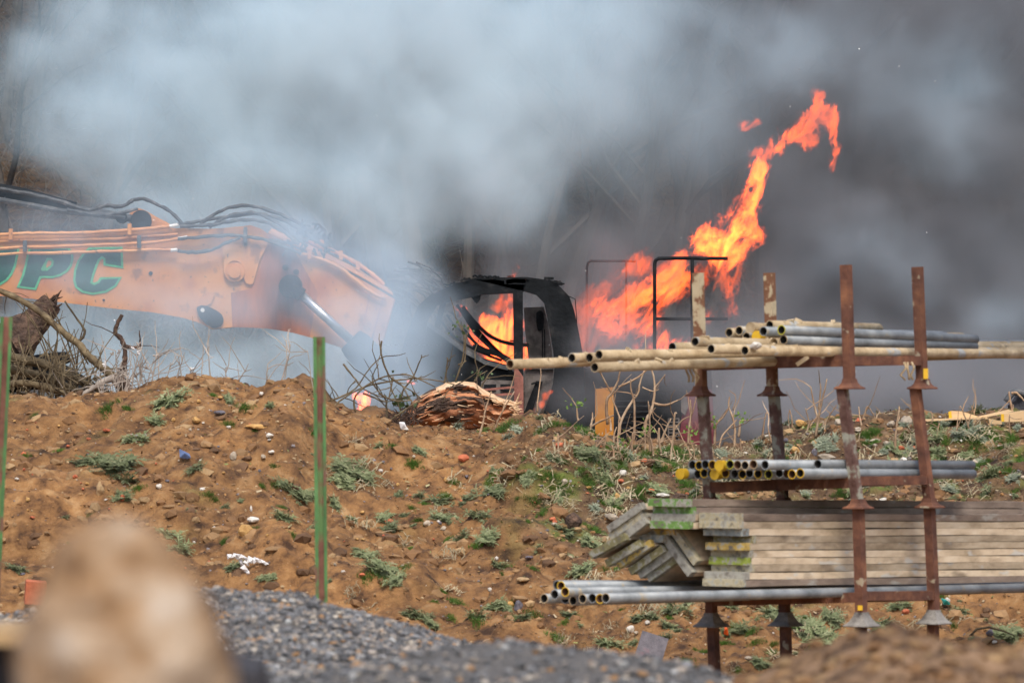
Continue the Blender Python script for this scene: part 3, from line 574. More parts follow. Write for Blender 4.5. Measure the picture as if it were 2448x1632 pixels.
# cab: burnt-out frame, near side 0.12 m deep, roof across to the far side
CD = 51.1
cab = MB()
outer = [(1134, 668), (1170, 667), (1203, 671), (1260, 668), (1315, 669), (1338, 684), (1361, 708), (1373, 743), (1381, 780), (1387, 810), (1392, 840), (1396, 890), (1398, 950), (1398, 1030)]
inner = [(1290, 1030), (1300, 985), (1314, 950), (1322, 916), (1326, 875), (1322, 835), (1315, 795), (1309, 762), (1301, 724), (1282, 705), (1252, 696)]
plate(cab, outer + inner, CD, 1.5 * 0.1); fr_ = part(cab, 'rear_cab_frame', M['char'], ex, label='thick curved charred rear corner of the cab')
b = MB(); plate(b, [(1034, 706), (1060, 690), (1094, 676), (1134, 668), (1252, 669), (1252, 697), (1223, 701), (1150, 705), (1122, 712), (1080, 720), (1045, 730), (1034, 750)], CD, 0.15); part(b, 'roof_beam', M['char'], ex)
b = MB(); plate(b, [(1126, 710), (1150, 703), (1148, 716), (1140, 726), (1135, 722)], CD + .02, 0.05); part(b, 'hanging_trim', M['char'], ex)
b = MB(); plate(b, [(1034, 700), (1058, 712), (1044, 732), (1022, 766), (1012, 830), (1002, 900), (990, 1010), (925, 1010), (948, 880), (975, 790), (1000, 730)], CD + .01, 0.14); part(b, 'front_pillar', M['char'], ex)
b = MB(); plate(b, [(1226, 694), (1250, 694), (1251, 990), (1229, 992), (1228, 860)], CD - .02, 0.12); bpil = part(b, 'door_pillar', M['char'], ex)
b = MB(); plate(b, [(1229, 870), (1251, 900), (1252, 995), (1229, 995)], CD - .026, 0.004); part(b, 'heated_edge', M['redbar'], bpil, label='rust-red lower end of the door pillar')
b = MB(); b.prism([W(1040, 700, CD + .15), W(1134, 664, CD + .15), W(1260, 662, CD + .15), W(1330, 672, CD + .15), W(1330, 676, CD + .15), W(1260, 666, CD + .15), W(1134, 668, CD + .15), W(1044, 706, CD + .15)], (0, 1.2, 0)); part(b, 'roof', M['char'], ex)
rr = random.Random(11); b = MB()
for i in range(34):
    x_ = rr.uniform(1060, 1340); y_ = 668 + max(0, (1120 - x_) * .33) + max(0, (x_ - 1315) * .6); b.box(W(x_, y_ - rr.uniform(0, 3), CD + rr.uniform(0, .15)), (rr.uniform(2, 14) * .0038, .02, rr.uniform(1, 3.5) * .0038), rotm(0, rr.uniform(-.3, .3), 0))
tag(part(b, 'roof_char_flakes', M['char'], ex), kind='stuff')
b = MB(); b.tube([W(1130 + 3 * k, 664 - 4 * abs(math.sin(k * .8)) - (2 if k < 9 else 0), CD + .1) for k in range(22)], 0.009, 5); part(b, 'roof_cable', M['char'], ex)
b = MB(); b.tube([W(1213 + 1.6 * k, 662 - 3 * (k % 2), CD + .1) for k in range(10)], 0.005, 4); part(b, 'spring', M['char'], ex)
b = MB(); plate(b, strip([(1256, 672), (1250, 672), (1230, 671), (1210, 674)], 10), CD - .03, 0.03); plate(b, [(1204, 668), (1256, 664), (1256, 680), (1206, 679)], CD - .03, .03); part(b, 'roof_hinge', M['char'], ex)
# ash panel (back wall seen through the cab)
b = MB(); plate(b, [(1252, 735), (1300, 733), (1310, 770), (1318, 830), (1324, 880), (1266, 880), (1260, 830), (1255, 790)], CD + .35, 0.05); ap = part(b, 'back_panel', M['ash'], ex, label='grey ash-coated back panel inside the cab')
b = MB(); plate(b, smoothpath([(1282, 748), (1290, 742), (1299, 748), (1300, 775), (1296, 788), (1286, 790), (1282, 770)], 2), CD + .32, 0.025); part(b, 'vent_cover', M['char'], ap)
for x_ in (1296.5, 1302):
    b = MB(); b.tube([W(x_, 787, CD + .3), W(x_ + .5, 858, CD + .3)], 0.0055, 6); part(b, 'guide_rod', M['char'], ap)
b = MB(); plate(b, [(1266, 884), (1324, 882), (1318, 925), (1308, 960), (1288, 990), (1254, 1000), (1254, 884)], CD + .2, 0.05); lp = part(b, 'door_panel', M['ash'], ex)
b = MB(); plate(b, [(1282, 910), (1297, 912), (1283, 950), (1268, 1000), (1248, 1000), (1262, 960)], CD + .16, 0.03); part(b, 'door_channel', M['char'], lp)
b = MB(); plate(b, strip([(1256, 882), (1300, 884), (1322, 883)], 2.5), CD + .17, .03); plate(b, strip([(1270, 918), (1282, 914), (1292, 918)], 4), CD + .14, .02); part(b, 'door_rail', M['char'], lp)
# lower dark body, fallen frames and cables in the cab
b = MB(); plate(b, [(1016, 772), (1060, 806), (1110, 842), (1170, 860), (1212, 872), (1229, 890), (1229, 1010), (985, 1010), (1000, 900)], CD + .25, 0.12); dash = part(b, 'door_lower_skin', M['char'], ex)
b = MB(); plate(b, strip([(1018, 772), (1060, 800), (1110, 838), (1160, 866), (1215, 880)], 10), CD + .2, .03); part(b, 'screen_rim', M['hose'], dash)
ST = [([(1106, 733), (1120, 752), (1137, 772), (1166, 799), (1196, 815), (1232, 823), (1264, 825)], 9, .3), ([(1092, 728), (1108, 752), (1132, 790), (1160, 820), (1200, 855), (1226, 872)], 7, .34), ([(1108, 738), (1140, 790), (1190, 842), (1220, 862)], 12, .4),
      ([(1080, 745), (1105, 780), (1145, 826), (1186, 842), (1222, 862)], 5, .36), ([(1068, 752), (1090, 782), (1122, 806), (1160, 846), (1190, 858)], 5, .33), ([(1130, 828), (1160, 838), (1200, 850), (1228, 868)], 12, .3), ([(1050, 760), (1080, 800), (1125, 830), (1160, 846), (1200, 862)], 6, .31)]
for pts, w_, dd in ST:
    b = MB(); plate(b, strip(smoothpath(pts, 3), w_), CD + dd, .03); part(b, 'collapsed_frame', M['char'], ex)
b = MB(); b.tube([W(1219, 814, CD + .1), W(1229, 815, CD + .1)], 0.008, 6); part(b, 'door_catch', M['char'], ex)
b = MB(); plate(b, [(1150, 912), (1160, 907), (1230, 910), (1230, 995), (1150, 995)], CD + .1, .05); sb_ = part(b, 'sill_box', M['ash'], ex)
b = MB(); plate(b, [(1157, 919), (1186, 918), (1186, 932), (1157, 934)], CD + .08, .02); plate(b, [(1196, 918), (1220, 918), (1218, 936), (1196, 934)], CD + .08, .02); part(b, 'sill_slot', M['char'], sb_)
for ya, yb_ in ((932, 925), (946, 941)):
    b = MB(); b.beam(W(1152, ya, CD - .01), W(1229, yb_, CD - .01), .022, .02, (0, 1, 0)); part(b, 'grab_bar', M['redbar'], ex)
b = MB(); b.tube([W(1360, 708, CD), W(1375, 715, CD - .02), W(1377, 740, CD - .02), W(1379, 772, CD)], 0.004, 4); part(b, 'hanging_wire', M['char'], ex)
# far side of the cab frame
b = MB(); plate(b, strip([(1012, 1000), (1040, 800), (1062, 715), (1120, 688), (1260, 682), (1320, 700), (1345, 800), (1352, 1000)], 14), CD + 1.35, .08); part(b, 'far_cab_frame', M['char'], ex)

# engine body, handrails, panels
b = MB(); plate(b, [(1398, 880), (1700, 876), (1712, 1110), (1398, 1110)], ED + .1, 2.0); body = part(b, 'engine_housing', M['char'], ex)
b = MB(); plate(b, [(1423, 930), (1467, 925), (1467, 1060), (1423, 1060)], ED - .02, .1); part(b, 'step_panel', M['amber'], ex, label='amber painted panel beside the dark engine bay')
for k in range(6):
    b = MB(); b.tube([W(1475, 960 + k * 13, ED + .08), W(1560, 958 + k * 13, ED + .08)], .012, 5); part(b, 'vent_slat', M['char'], body)
b = MB(); plate(b, [(1636, 948), (1650, 935), (1702, 930), (1712, 1110), (1626, 1110), (1626, 1030)], ED + .0, .09); cw = part(b, 'counterweight_side', M['maroon'], ex, label='maroon side panel with part of a painted word')
b = MB(); plate(b, strip([(1654, 1028), (1654, 1006), (1662, 1008), (1665, 1016), (1662, 1026), (1654, 1028)], 2.6), ED - .008, .004); plate(b, strip([(1676, 1014), (1670, 1013), (1668, 1020), (1670, 1027), (1677, 1026)], 2.4), ED - .008, .004); plate(b, strip([(1678, 1012), (1678, 1029)], 2.4), ED - .008, .004); part(b, 'painted_word', M['redbar'], cw)
b = MB(); plate(b, [(1628, 955), (1640, 945), (1646, 970), (1638, 992), (1629, 985)], ED - .03, .03); part(b, 'mirror_plate', M['ash'], cw)
g_ = MB()
for xx_ in (1598, 1610, 1623): g_.beam(W(xx_, 1000, ED - .03), W(xx_, 1062, ED - .03), .012, .01, (1, 0, 0))
for k in range(8): g_.beam(W(1598, 1000 + k * 8.5, ED - .032), W(1623, 1000 + k * 8.5, ED - .032), .010, .01, (0, 0, 1))
part(g_, 'step_grille', M['ash'], ex)
def rail(name, pts, r, D, m=None): b = MB(); b.tube([W(a, c, D) for a, c in pts], r, 10); return part(b, name, m or M['char'], ex, True)
rail('handrail', [(1565, 880), (1565, 700), (1565, 632), (1567, 623), (1574, 618), (1620, 617), (1740, 618)], .0175, ED + .3)
rail('handrail', [(1655, 620), (1655, 880)], .0175, ED + .3); rail('handrail', [(1566, 762), (1740, 762)], .016, ED + .3)
rail('handrail', [(1403, 880), (1403, 640), (1406, 628), (1412, 624), (1500, 624), (1520, 625)], .012, ED + 2.15)
rail('handrail', [(1497, 625), (1497, 800)], .011, ED + 2.15)
# undercarriage, mostly below the bank
b = MB(); b.box(W(1180, 1120, ED + .6), (1.3, .9, .1)); part(b, 'chassis', M['char'], ex)
for sd_ in (-.1, 2.0):
    tk = MB(); c = W(1180, 1190, ED + sd_ + .2); prof = [(c.x - 1.9, c.z), (c.x - 1.75, c.z + .32), (c.x - 1.5, c.z + .42), (c.x + 1.5, c.z + .42), (c.x + 1.75, c.z + .32), (c.x + 1.9, c.z), (c.x + 1.7, c.z - .3), (c.x + 1.4, c.z - .36), (c.x - 1.4, c.z - .36), (c.x - 1.7, c.z - .3)]
    tk.prism([(a, c.y, z_) for a, z_ in prof], (0, .5, 0)); part(tk, 'track', M['char'], ex)

# ================================================================== wood on the bank: log, branches, dead stems
def branch(name, pts, r0, r1, D, mat, label, cat='branch', group=None, twigs=0, seed=0, n=7, dz=0.0, n2=4):
    """pts in photo px; D number or list of distances"""
    rr = random.Random(seed); sp = smoothpath([(p[0], p[1]) for p in pts], 4); k = len(sp)
    Ds = [D + dz * i / (k - 1) for i in range(k)]; mb = MB(); path = [W(a + rr.uniform(-.5, .5), c + rr.uniform(-.5, .5), d) for (a, c), d in zip(sp, Ds)]
    rad = [(r0 + (r1 - r0) * i / (k - 1)) * rr.uniform(.88, 1.15) for i in range(k)]
    mb.tube(path, rad, n, jit=.08, rnd=rr); o = mb.build(name, mat, None, True, loc=path[0]); tag(o, label, cat, group); o['_o'] = tuple(path[0])
    if twigs:
        tb = MB()
        for i in range(twigs):
            j = rr.randrange(2, k); p = path[j].copy(); d = (path[j] - path[j - 1]).normalized(); d = (d * .5 + Vector((rr.gauss(0, .8), rr.gauss(0, .3), rr.gauss(.2, .6)))).normalized(); L = rr.uniform(.05, .3); q = [p]
            for s_ in range(4): d = (d + Vector((rr.gauss(0, .2), 0, rr.gauss(0, .2)))).normalized(); p = p + d * L / 4; q.append(p.copy())
            tb.tube(q, [.004, .0035, .003, .0025, .0015], n2)
        part(tb, 'twigs', mat, o)['kind'] = 'stuff'
    return o
BD = 39.0
# broken trunk leaning up on the left
rr = random.Random(21)
def rough_log(name, path, rad, D, mats, label, cat, n=18, rough=.16, seed=1, splint=True, parent=None, lab=None, fib=0.0):
    rr = random.Random(seed); mb = MB(); sp = smoothpath(path, 5); k = len(sp); P_ = [W(a, c, D) for a, c in sp]
    rd = [float(np.interp(i / (k - 1), np.linspace(0, 1, len(rad)), rad)) for i in range(k)]; vs = []
    ph = [rr.uniform(0, 6.28) for _ in range(8)]
    for i, p in enumerate(P_):
        t = (P_[min(i + 1, k - 1)] - P_[max(i - 1, 0)]).normalized(); u = Vector((0, 1, 0)); w = t.cross(u).normalized()
        for j in range(n):
            a = 2 * math.pi * j / n; q = 1 + rough * (math.sin(3 * a + ph[0] + i * .12) * .4 + math.sin(7 * a + ph[1] + i * .05) * .5 + math.sin(12 * a + ph[2] - i * .09) * .5) + rr.uniform(-.03, .03) + (fib * float(vnoise(j * .35, i * .22, seed)) + fib * .7 * float(vnoise(j * .9, i * .5, seed + 1)) if fib else 0)
            vs.append(p + (u * math.cos(a) + w * math.sin(a)) * rd[i] * q)
    fs = [(i * n + j, i * n + (j + 1) % n, (i + 1) * n + (j + 1) % n, (i + 1) * n + j) for i in range(k - 1) for j in range(n)] + [tuple(range(n))[::-1], tuple(range((k - 1) * n, k * n))]
    mb.add(vs, fs)
    if splint:
        e = P_[-1]; t = (P_[-1] - P_[-3]).normalized()
        for i in range(22):
            a = rr.uniform(0, 6.28); r_ = rd[-1] * rr.uniform(.2, 1); b0 = e - t * .03 + Vector((math.cos(a) * r_, math.sin(a) * r_ * .4, math.sin(a) * r_ * .6)); mb.tube([b0, b0 + t * rr.uniform(.03, .12) + Vector((rr.gauss(0, .02), 0, rr.gauss(0, .02)))], [.012, .003], 4)
    if parent is None:
        o = mb.build(name, mats, None, False, loc=P_[0]); o['_o'] = tuple(P_[0]); return tag(o, label, cat)
    o = part(mb, name, mats, parent, False); 
    if lab: o['label'] = lab
    return o
lg = rough_log('broken_trunk', [(-60, 900), (0, 850), (45, 805), (80, 775), (105, 745), (126, 722)], [.17, .18, .15, .10, .09, .075], BD + .6, M['darkbark'], 'dark broken trunk with shaggy bark leaning up out of the brush pile', 'log')
rough_log('bark_knot', [(40, 830), (70, 812), (96, 796)], [.09, .07, .03], BD + .5, M['darkbark'], None, None, parent=lg, splint=False)
rough_log('bark_stub', [(60, 880), (110, 865), (165, 853)], [.08, .06, .035], BD + .9, M['char'], 'charred log stub low in the smoke behind the brush pile', 'log', splint=False) 
rough_log('charred_log', [(-20, 905), (60, 890), (130, 900), (200, 935)], [.12, .12, .1, .08], BD + .8, M['char'], 'blackened log lying at the back of the brush pile', 'log')
GB = 'thick olive branches of the brush pile'
branch('long_branch', [(-60, 672), (0, 695), (58, 722), (95, 746), (130, 775), (165, 806), (190, 824), (208, 848), (232, 868), (262, 893), (290, 925), (318, 950)], .017, .034, BD - .3, M['bark'], 'long thin branch slanting from the left edge down to the bank', twigs=22, seed=3)
branch('curved_branch', [(155, 720), (172, 745), (190, 770), (202, 790), (198, 806), (186, 816)], .006, .011, BD - .2, M['bark'], 'hooked dark twig curving off the long slanting branch', seed=4)
branch('upright_branch', [(292, 752), (280, 775), (276, 795), (291, 812), (299, 835), (298, 860), (294, 895)], .013, .02, BD - .3, M['darkbark'], 'crooked upright dark branch standing above the bank', seed=5, twigs=5)
branch('side_branch', [(299, 830), (315, 830), (332, 829), (335, 815), (333, 790)], .012, .004, BD - .3, M['darkbark'], 'short spur at right angles to the crooked upright branch', seed=6)
branch('thick_branch', [(20, 852), (60, 860), (110, 872), (160, 895), (200, 915), (238, 938)], .035, .022, BD - .1, M['bark'], 'thick olive bough highest in the brush pile', seed=7, twigs=14)
branch('thick_branch', [(10, 878), (60, 890), (120, 905), (180, 935), (236, 962)], .03, .024, BD, M['bark'], 'thick olive bough below the highest one in the brush pile', seed=8, twigs=14)
branch('thick_branch', [(0, 925), (50, 915), (110, 925), (170, 945), (220, 972)], .026, .02, BD - .2, M['bark'], 'olive bough lowest in the brush pile near the soil', seed=9, twigs=14)
branch('forked_branch', [(275, 902), (240, 915), (210, 935), (180, 950), (155, 962)], .026, .01, BD - .35, M['greystem'], 'grey forked branch reaching left from the foot of the long branch', seed=10, twigs=8)
branch('root_end', [(275, 902), (298, 918), (315, 940), (322, 955)], .034, .03, BD - .35, M['darkbark'], 'stubby butt end of the grey forked branch on the soil', seed=12)
tb = MB(); rr = random.Random(31)
for i in range(170):
    x_ = rr.uniform(-30, 265); y_ = rr.uniform(845 + x_ * .25, 975); a = rr.choice([rr.gauss(.5, .35), rr.gauss(-1.2, .5), rr.gauss(1.3, .4)]); L = rr.uniform(20, 110); D_ = BD + rr.uniform(-.6, .5)
    p = [(x_, y_)]; 
    for k in range(4): a += rr.gauss(0, .14); p.append((p[-1][0] + math.cos(a) * L / 4, p[-1][1] + math.sin(a) * L / 4))
    r_ = rr.uniform(.003, .008); tb.tube([W(*q, D_ + .05 * k) for k, q in enumerate(p)], [r_, r_ * .95, r_ * .85, r_ * .7, r_ * .4], 4)
for i in range(46):
    x_ = rr.uniform(20, 230); y_ = rr.uniform(860, 960); a = -math.pi / 2 + rr.gauss(0, .35); L = rr.uniform(60, 190); D_ = BD + rr.uniform(-.5, .3); p = [(x_, y_)]
    for k in range(5): a += rr.gauss(0, .12); p.append((p[-1][0] + math.cos(a) * L / 5, p[-1][1] + math.sin(a) * L / 5))
    tb.tube([W(*q, D_) for q in p], [.006, .0055, .005, .004, .003, .002], 4)
tag(tb.build('twig_tangle', M['bark']), kind='stuff')

# torn stump log in the middle
SD = 38.9
def torn_body():
    up = [(958, 1008), (968, 990), (984, 962), (1000, 948), (1022, 936), (1045, 925), (1070, 914), (1108, 911), (1135, 914), (1152, 928), (1170, 938), (1188, 947), (1210, 955), (1232, 960), (1237, 972), (1234, 985)]
    lo = [(962, 1016), (985, 1022), (1020, 1026), (1060, 1028), (1118, 1028), (1170, 1024), (1205, 1016), (1222, 1006), (1236, 990)]
    nu, nv = 120, 44; V = []; fi = []
    def ev(c, t):
        k = np.array(c, float); d = np.concatenate([[0], np.cumsum(np.hypot(*np.diff(k, axis=0).T))]); d /= d[-1]; return np.interp(t, d, k[:, 0]), np.interp(t, d, k[:, 1])
    for i in range(nu):
        u = i / (nu - 1); ux, uy = ev(up, u); lx, ly = ev(lo, u)
        for j in range(nv):
            v = j / (nv - 1); wob = 2.2 * float(vnoise(u * 26, v * 5, 4)); x_ = ux + (lx - ux) * v; y_ = uy + (ly - uy) * v + wob * (v < .08 or 1)
            gr_ = v * 9 + 1.3 * float(vnoise(u * 2.2, v * 2, 8)) + u * 1.5                      # fibres run along the log
            f = float(vnoise(gr_ * .45, u * 2.6, 5)) * .62 + float(vnoise(gr_ * 1.5, u * 11, 6)) * .28 + float(vnoise(gr_ * 4, u * 34, 7)) * .14
            ledge = .05 if v < .17 + .06 * math.sin(u * 9) and u > .36 else (.018 if f > .2 else 0)
            hole = -.14 * math.exp(-((u - .80) / .07) ** 2 - ((v - .42) / .16) ** 2) - .10 * math.exp(-((u - .42) / .22) ** 2 - ((v - .88) / .07) ** 2)
            dep = math.sin(min(1, v * 1.02) * math.pi) ** .6 * .16 * math.sin(min(1, u * 1.05 + .02) * math.pi) ** .35 + .05 * f + ledge * min(1, v * 12) + hole
            V.append(W(x_, y_, SD - dep))
    nf = len(V)
    for i in range(nu):
        u = i / (nu - 1); ux, uy = ev(up, u); lx, ly = ev(lo, u)
        for j in range(nv):
            v = j / (nv - 1); V.append(W(ux + (lx - ux) * v, uy + (ly - uy) * v, SD + .02 + .15 * math.sin(v * math.pi)))
    mb = MB(); fs = []; mi = []
    for i in range(nu - 1):
        for j in range(nv - 1):
            a = i * nv + j; u = i / nu; v = j / nv; n_ = float(vnoise(u * 4, v * 5 + u, 33)) + .35 * float(vnoise(u * 12, v * 16, 34))
            m_ = 1 if (v < .15 + .07 * math.sin(u * 9) + .04 * n_ and u > .34) or (u > .9 and n_ > -.3) or n_ > 1.3 else (2 if (u < .55 and v < .45 + .15 * n_ and n_ > -.3) or n_ < -.62 or v > .95 else 0)
            fs.append((a, a + nv, a + nv + 1, a + 1)); mi.append(m_); b_ = a + nf; fs.append((b_ + 1, b_ + nv + 1, b_ + nv, b_)); mi.append(2)
    for i in range(nu - 1): a = i * nv; fs.append((a + nf, a + nf + nv, a + nv, a)); mi.append(1); a += nv - 1; fs.append((a, a + nv, a + nf + nv, a + nf)); mi.append(2)
    mb.v = [tuple(v) for v in V]; mb.f = fs; mb.m = mi
    o = mb.build('torn_log', [M['logwood'], M['palewood'], M['darkbark']], None, False, loc=W(1100, 1020, SD)); o['_o'] = tuple(W(1100, 1020, SD))
    return tag(o, 'split log with torn red-brown heartwood lying on the bank before the cab', 'log')
lg = torn_body()
sp_ = MB(); rr = random.Random(41)
for i in range(70):
    x_ = rr.uniform(985, 1232); t = (x_ - 975) / 255; y_ = rr.uniform(922 + abs(t - .45) * 70, 1015); a = -.5 + t * .95 + rr.gauss(0, .15); L = rr.uniform(5, 30); c = W(x_, y_, SD - .2 - rr.uniform(0, .06))
    sp_.tube([c, c + Vector((math.cos(a), -.1, -math.sin(a))) * L * SD / F], [rr.uniform(.003, .008), .001], 4, mi=rr.choice((0, 1, 2)))
for i in range(26):
    c = W(1228 + rr.gauss(0, 4), rr.uniform(962, 1000), SD - .1); sp_.tube([c, c + Vector((rr.uniform(.01, .06), -.02, rr.gauss(0, .025)))], [.009, .002], 4, mi=1)
part(sp_, 'splinter', [M['logwood'], M['palewood'], M['darkbark']], lg)['kind'] = 'stuff'
# bramble twigs in front of and over the log
BR = [[(780, 1000), (810, 960), (870, 925), (940, 910), (1000, 905), (1060, 912), (1090, 920)], [(850, 985), (850, 945), (905, 905), (965, 895), (1000, 905), (1040, 925)], [(912, 815), (910, 838), (918, 870), (932, 900), (955, 918), (985, 935), (1010, 955)], [(925, 1012), (924, 975), (922, 955), (908, 940), (895, 920), (890, 900), (905, 870)],
      [(780, 960), (810, 950), (850, 928), (880, 885), (905, 858)], [(1062, 915), (1066, 895), (1070, 860), (1068, 855)], [(1088, 912), (1100, 880), (1108, 850), (1112, 820), (1118, 795)], [(1135, 912), (1142, 895), (1148, 878)], [(1150, 925), (1160, 908), (1168, 895)], [(958, 958), (965, 930), (985, 905), (1005, 860), (1008, 848)],
      [(925, 1010), (960, 985), (990, 965), (1010, 958)], [(905, 940), (945, 958), (985, 956)], [(820, 870), (845, 900), (870, 930), (915, 950)], [(868, 940), (905, 955), (925, 975)], [(940, 900), (935, 925), (930, 950)], [(1095, 872), (1104, 868), (1115, 862)]]
BRL = ['longest bramble twig, rising from the slope to the top of the torn log', 'bramble twig looping up and over to the log crest', 'black bramble twig with a forked tip coming down to the log', 'pale upright bramble stump with hooked top by the brambles', 'bramble twig climbing right above the ground fire', 'short curved twig above the left part of the log', 'thin straight twig rising to the leaf clump before the cab', 'short twig holding ivy leaves above the log', 'short twig right of the ivy leaves above the log',
       'dark twig rising behind the left end of the log', 'low twig running along the left foot of the log', 'level twig joining the pale stump to the log', 'thin twig drooping through the bramble middle', 'small side twig low in the brambles', 'vertical twig under the long bramble arch', 'side spur on the stalk of the leaf clump']
for i, p in enumerate(BR): branch('bramble_twig', p, .007, .0035, 38.2 - .2 * (i % 3), M['bark'], BRL[i], 'twig', 'bramble twigs round the torn log', twigs=5 if i < 5 else 2, seed=50 + i, n=5)
def leafcluster(name, px, py, D, n, size, mat, label, seed, cat='leaves', group=None, hang=False):
    rr = random.Random(seed); mb = MB(); c0 = W(px, py, D)
    for i in range(n):
        c = c0 + Vector((rr.gauss(0, size), rr.gauss(0, size * .5), rr.gauss(0, size * .7))); R = rotm(rr.uniform(0, 3), rr.uniform(-1, 1), rr.uniform(0, 6)); s_ = size * rr.uniform(.5, 1.0)
        q = [Vector((0, 0, 0)), Vector((s_ * .45, s_ * .4, .1 * s_)), Vector((0, s_ * 1.1, 0)), Vector((-s_ * .45, s_ * .4, .1 * s_))]; mb.add([c + R @ v for v in q], [(0, 1, 2, 3)])
    return tag(mb.build(name, mat, None, loc=c0), label, cat, group)
leafcluster('dead_leaves', 1103, 790, 38, 16, .035, M['darkleaf'], 'clump of dark curled ivy leaves on a thin stalk before the cab window', 1)
leafcluster('ivy_leaves', 1150, 898, 38.4, 14, .035, M['darkleaf'], 'small dark green ivy leaves above the top of the torn log', 2)
leafcluster('ivy_leaves', 965, 960, 38.2, 26, .05, M['darkleaf'], 'ivy leaves at the left end of the torn log', 3)
leafcluster('ivy_leaves', 940, 905, 38.2, 5, .03, M['darkleaf'], 'one dried leaf curl hanging on the bramble left of the log', 5)
leafcluster('ivy_leaves', 1075, 908, 38.3, 7, .03, M['darkleaf'], 'few ivy leaves on the crest of the torn log', 6)
tb = MB(); rr = random.Random(77)
for i in range(230):
    x_ = rr.uniform(885, 1000); y_ = rr.uniform(1012 - (x_ - 885) * .45, 1018); a = rr.uniform(0, 6.28); L = rr.uniform(8, 34); D_ = 38.4 + rr.uniform(-.3, .3); q = [(x_, y_), (x_ + math.cos(a) * L / 2, y_ + math.sin(a) * L / 2 - 3), (x_ + math.cos(a) * L, y_ + math.sin(a) * L * .7)]
    tb.tube([W(*z, D_) for z in q], [.005, .004, .002], 3)
tag(tb.build('bramble_litter', M['darkbark']), kind='stuff')

# dead stems standing along the crest
def stem(name, pts, r, D, mat, label, group, seed, heads=0, tw=3):
    o = branch(name, pts, r, r * .45, D, mat, label, 'dead stem', group, twigs=tw, seed=seed, n=5, n2=3)
    if heads:
        rr = random.Random(seed + 1); mb = MB(); 
        for h in range(heads):
            c = W(pts[-1][0] + rr.gauss(0, 7), pts[-1][1] + rr.gauss(0, 7), D)
            for k in range(7):
                d = Vector((rr.gauss(0, 1), rr.gauss(0, .5), rr.gauss(.3, 1))).normalized(); mb.tube([c, c + d * rr.uniform(.010, .026)], [.003, .005], 4)
        part(mb, 'seed_head', M['rag'] if rr.random() < .3 else M['greystem'], o)
    return o
rr = random.Random(61); gx = lambda x_: float(np.interp(x_, [p[0] for p in RID], [p[1] for p in RID]))
XS = sorted(rr.uniform(215, 420) for _ in range(22)) + sorted(rr.uniform(420, 760) for _ in range(12))
NTH = ['first', 'second', 'third', 'fourth', 'fifth', 'sixth', 'seventh', 'eighth', 'ninth', 'tenth', 'eleventh', 'twelfth']
for i in range(34):
    x0 = XS[i]; h = rr.uniform(50, 130) * (1 if i < 22 else .9); ln = rr.gauss(.05, .18); y0 = gx(x0) + 10
    pts = [(x0, y0), (x0 + ln * h * .4 + rr.gauss(0, 3), y0 - h * .4), (x0 + ln * h * .75, y0 - h * .75), (x0 + ln * h, y0 - h)]
    stem('seed_stalk', pts, rr.uniform(.004, .0065), 37.9 + rr.uniform(-.1, .5), M['greystem'], ('%s grey stalk, %s from the left among those right of the brush pile' % (('tall', 'short')[h < 90], NTH[i]) if i < 11 else '%s grey stalk, %s leftwards from the crest bump weed' % (('tall', 'short')[h < 90], NTH[21 - i])) if i < 22 else '%s thin stalk, %s of those between the crest bump and the middle stake' % (('tall', 'short')[h < 80], NTH[i - 22]), 'dead stalks on the left crest' if i < 22 else 'dead stalks on the middle crest', 200 + i, heads=rr.choice((0, 1, 2)) if i < 24 else 0, tw=3)
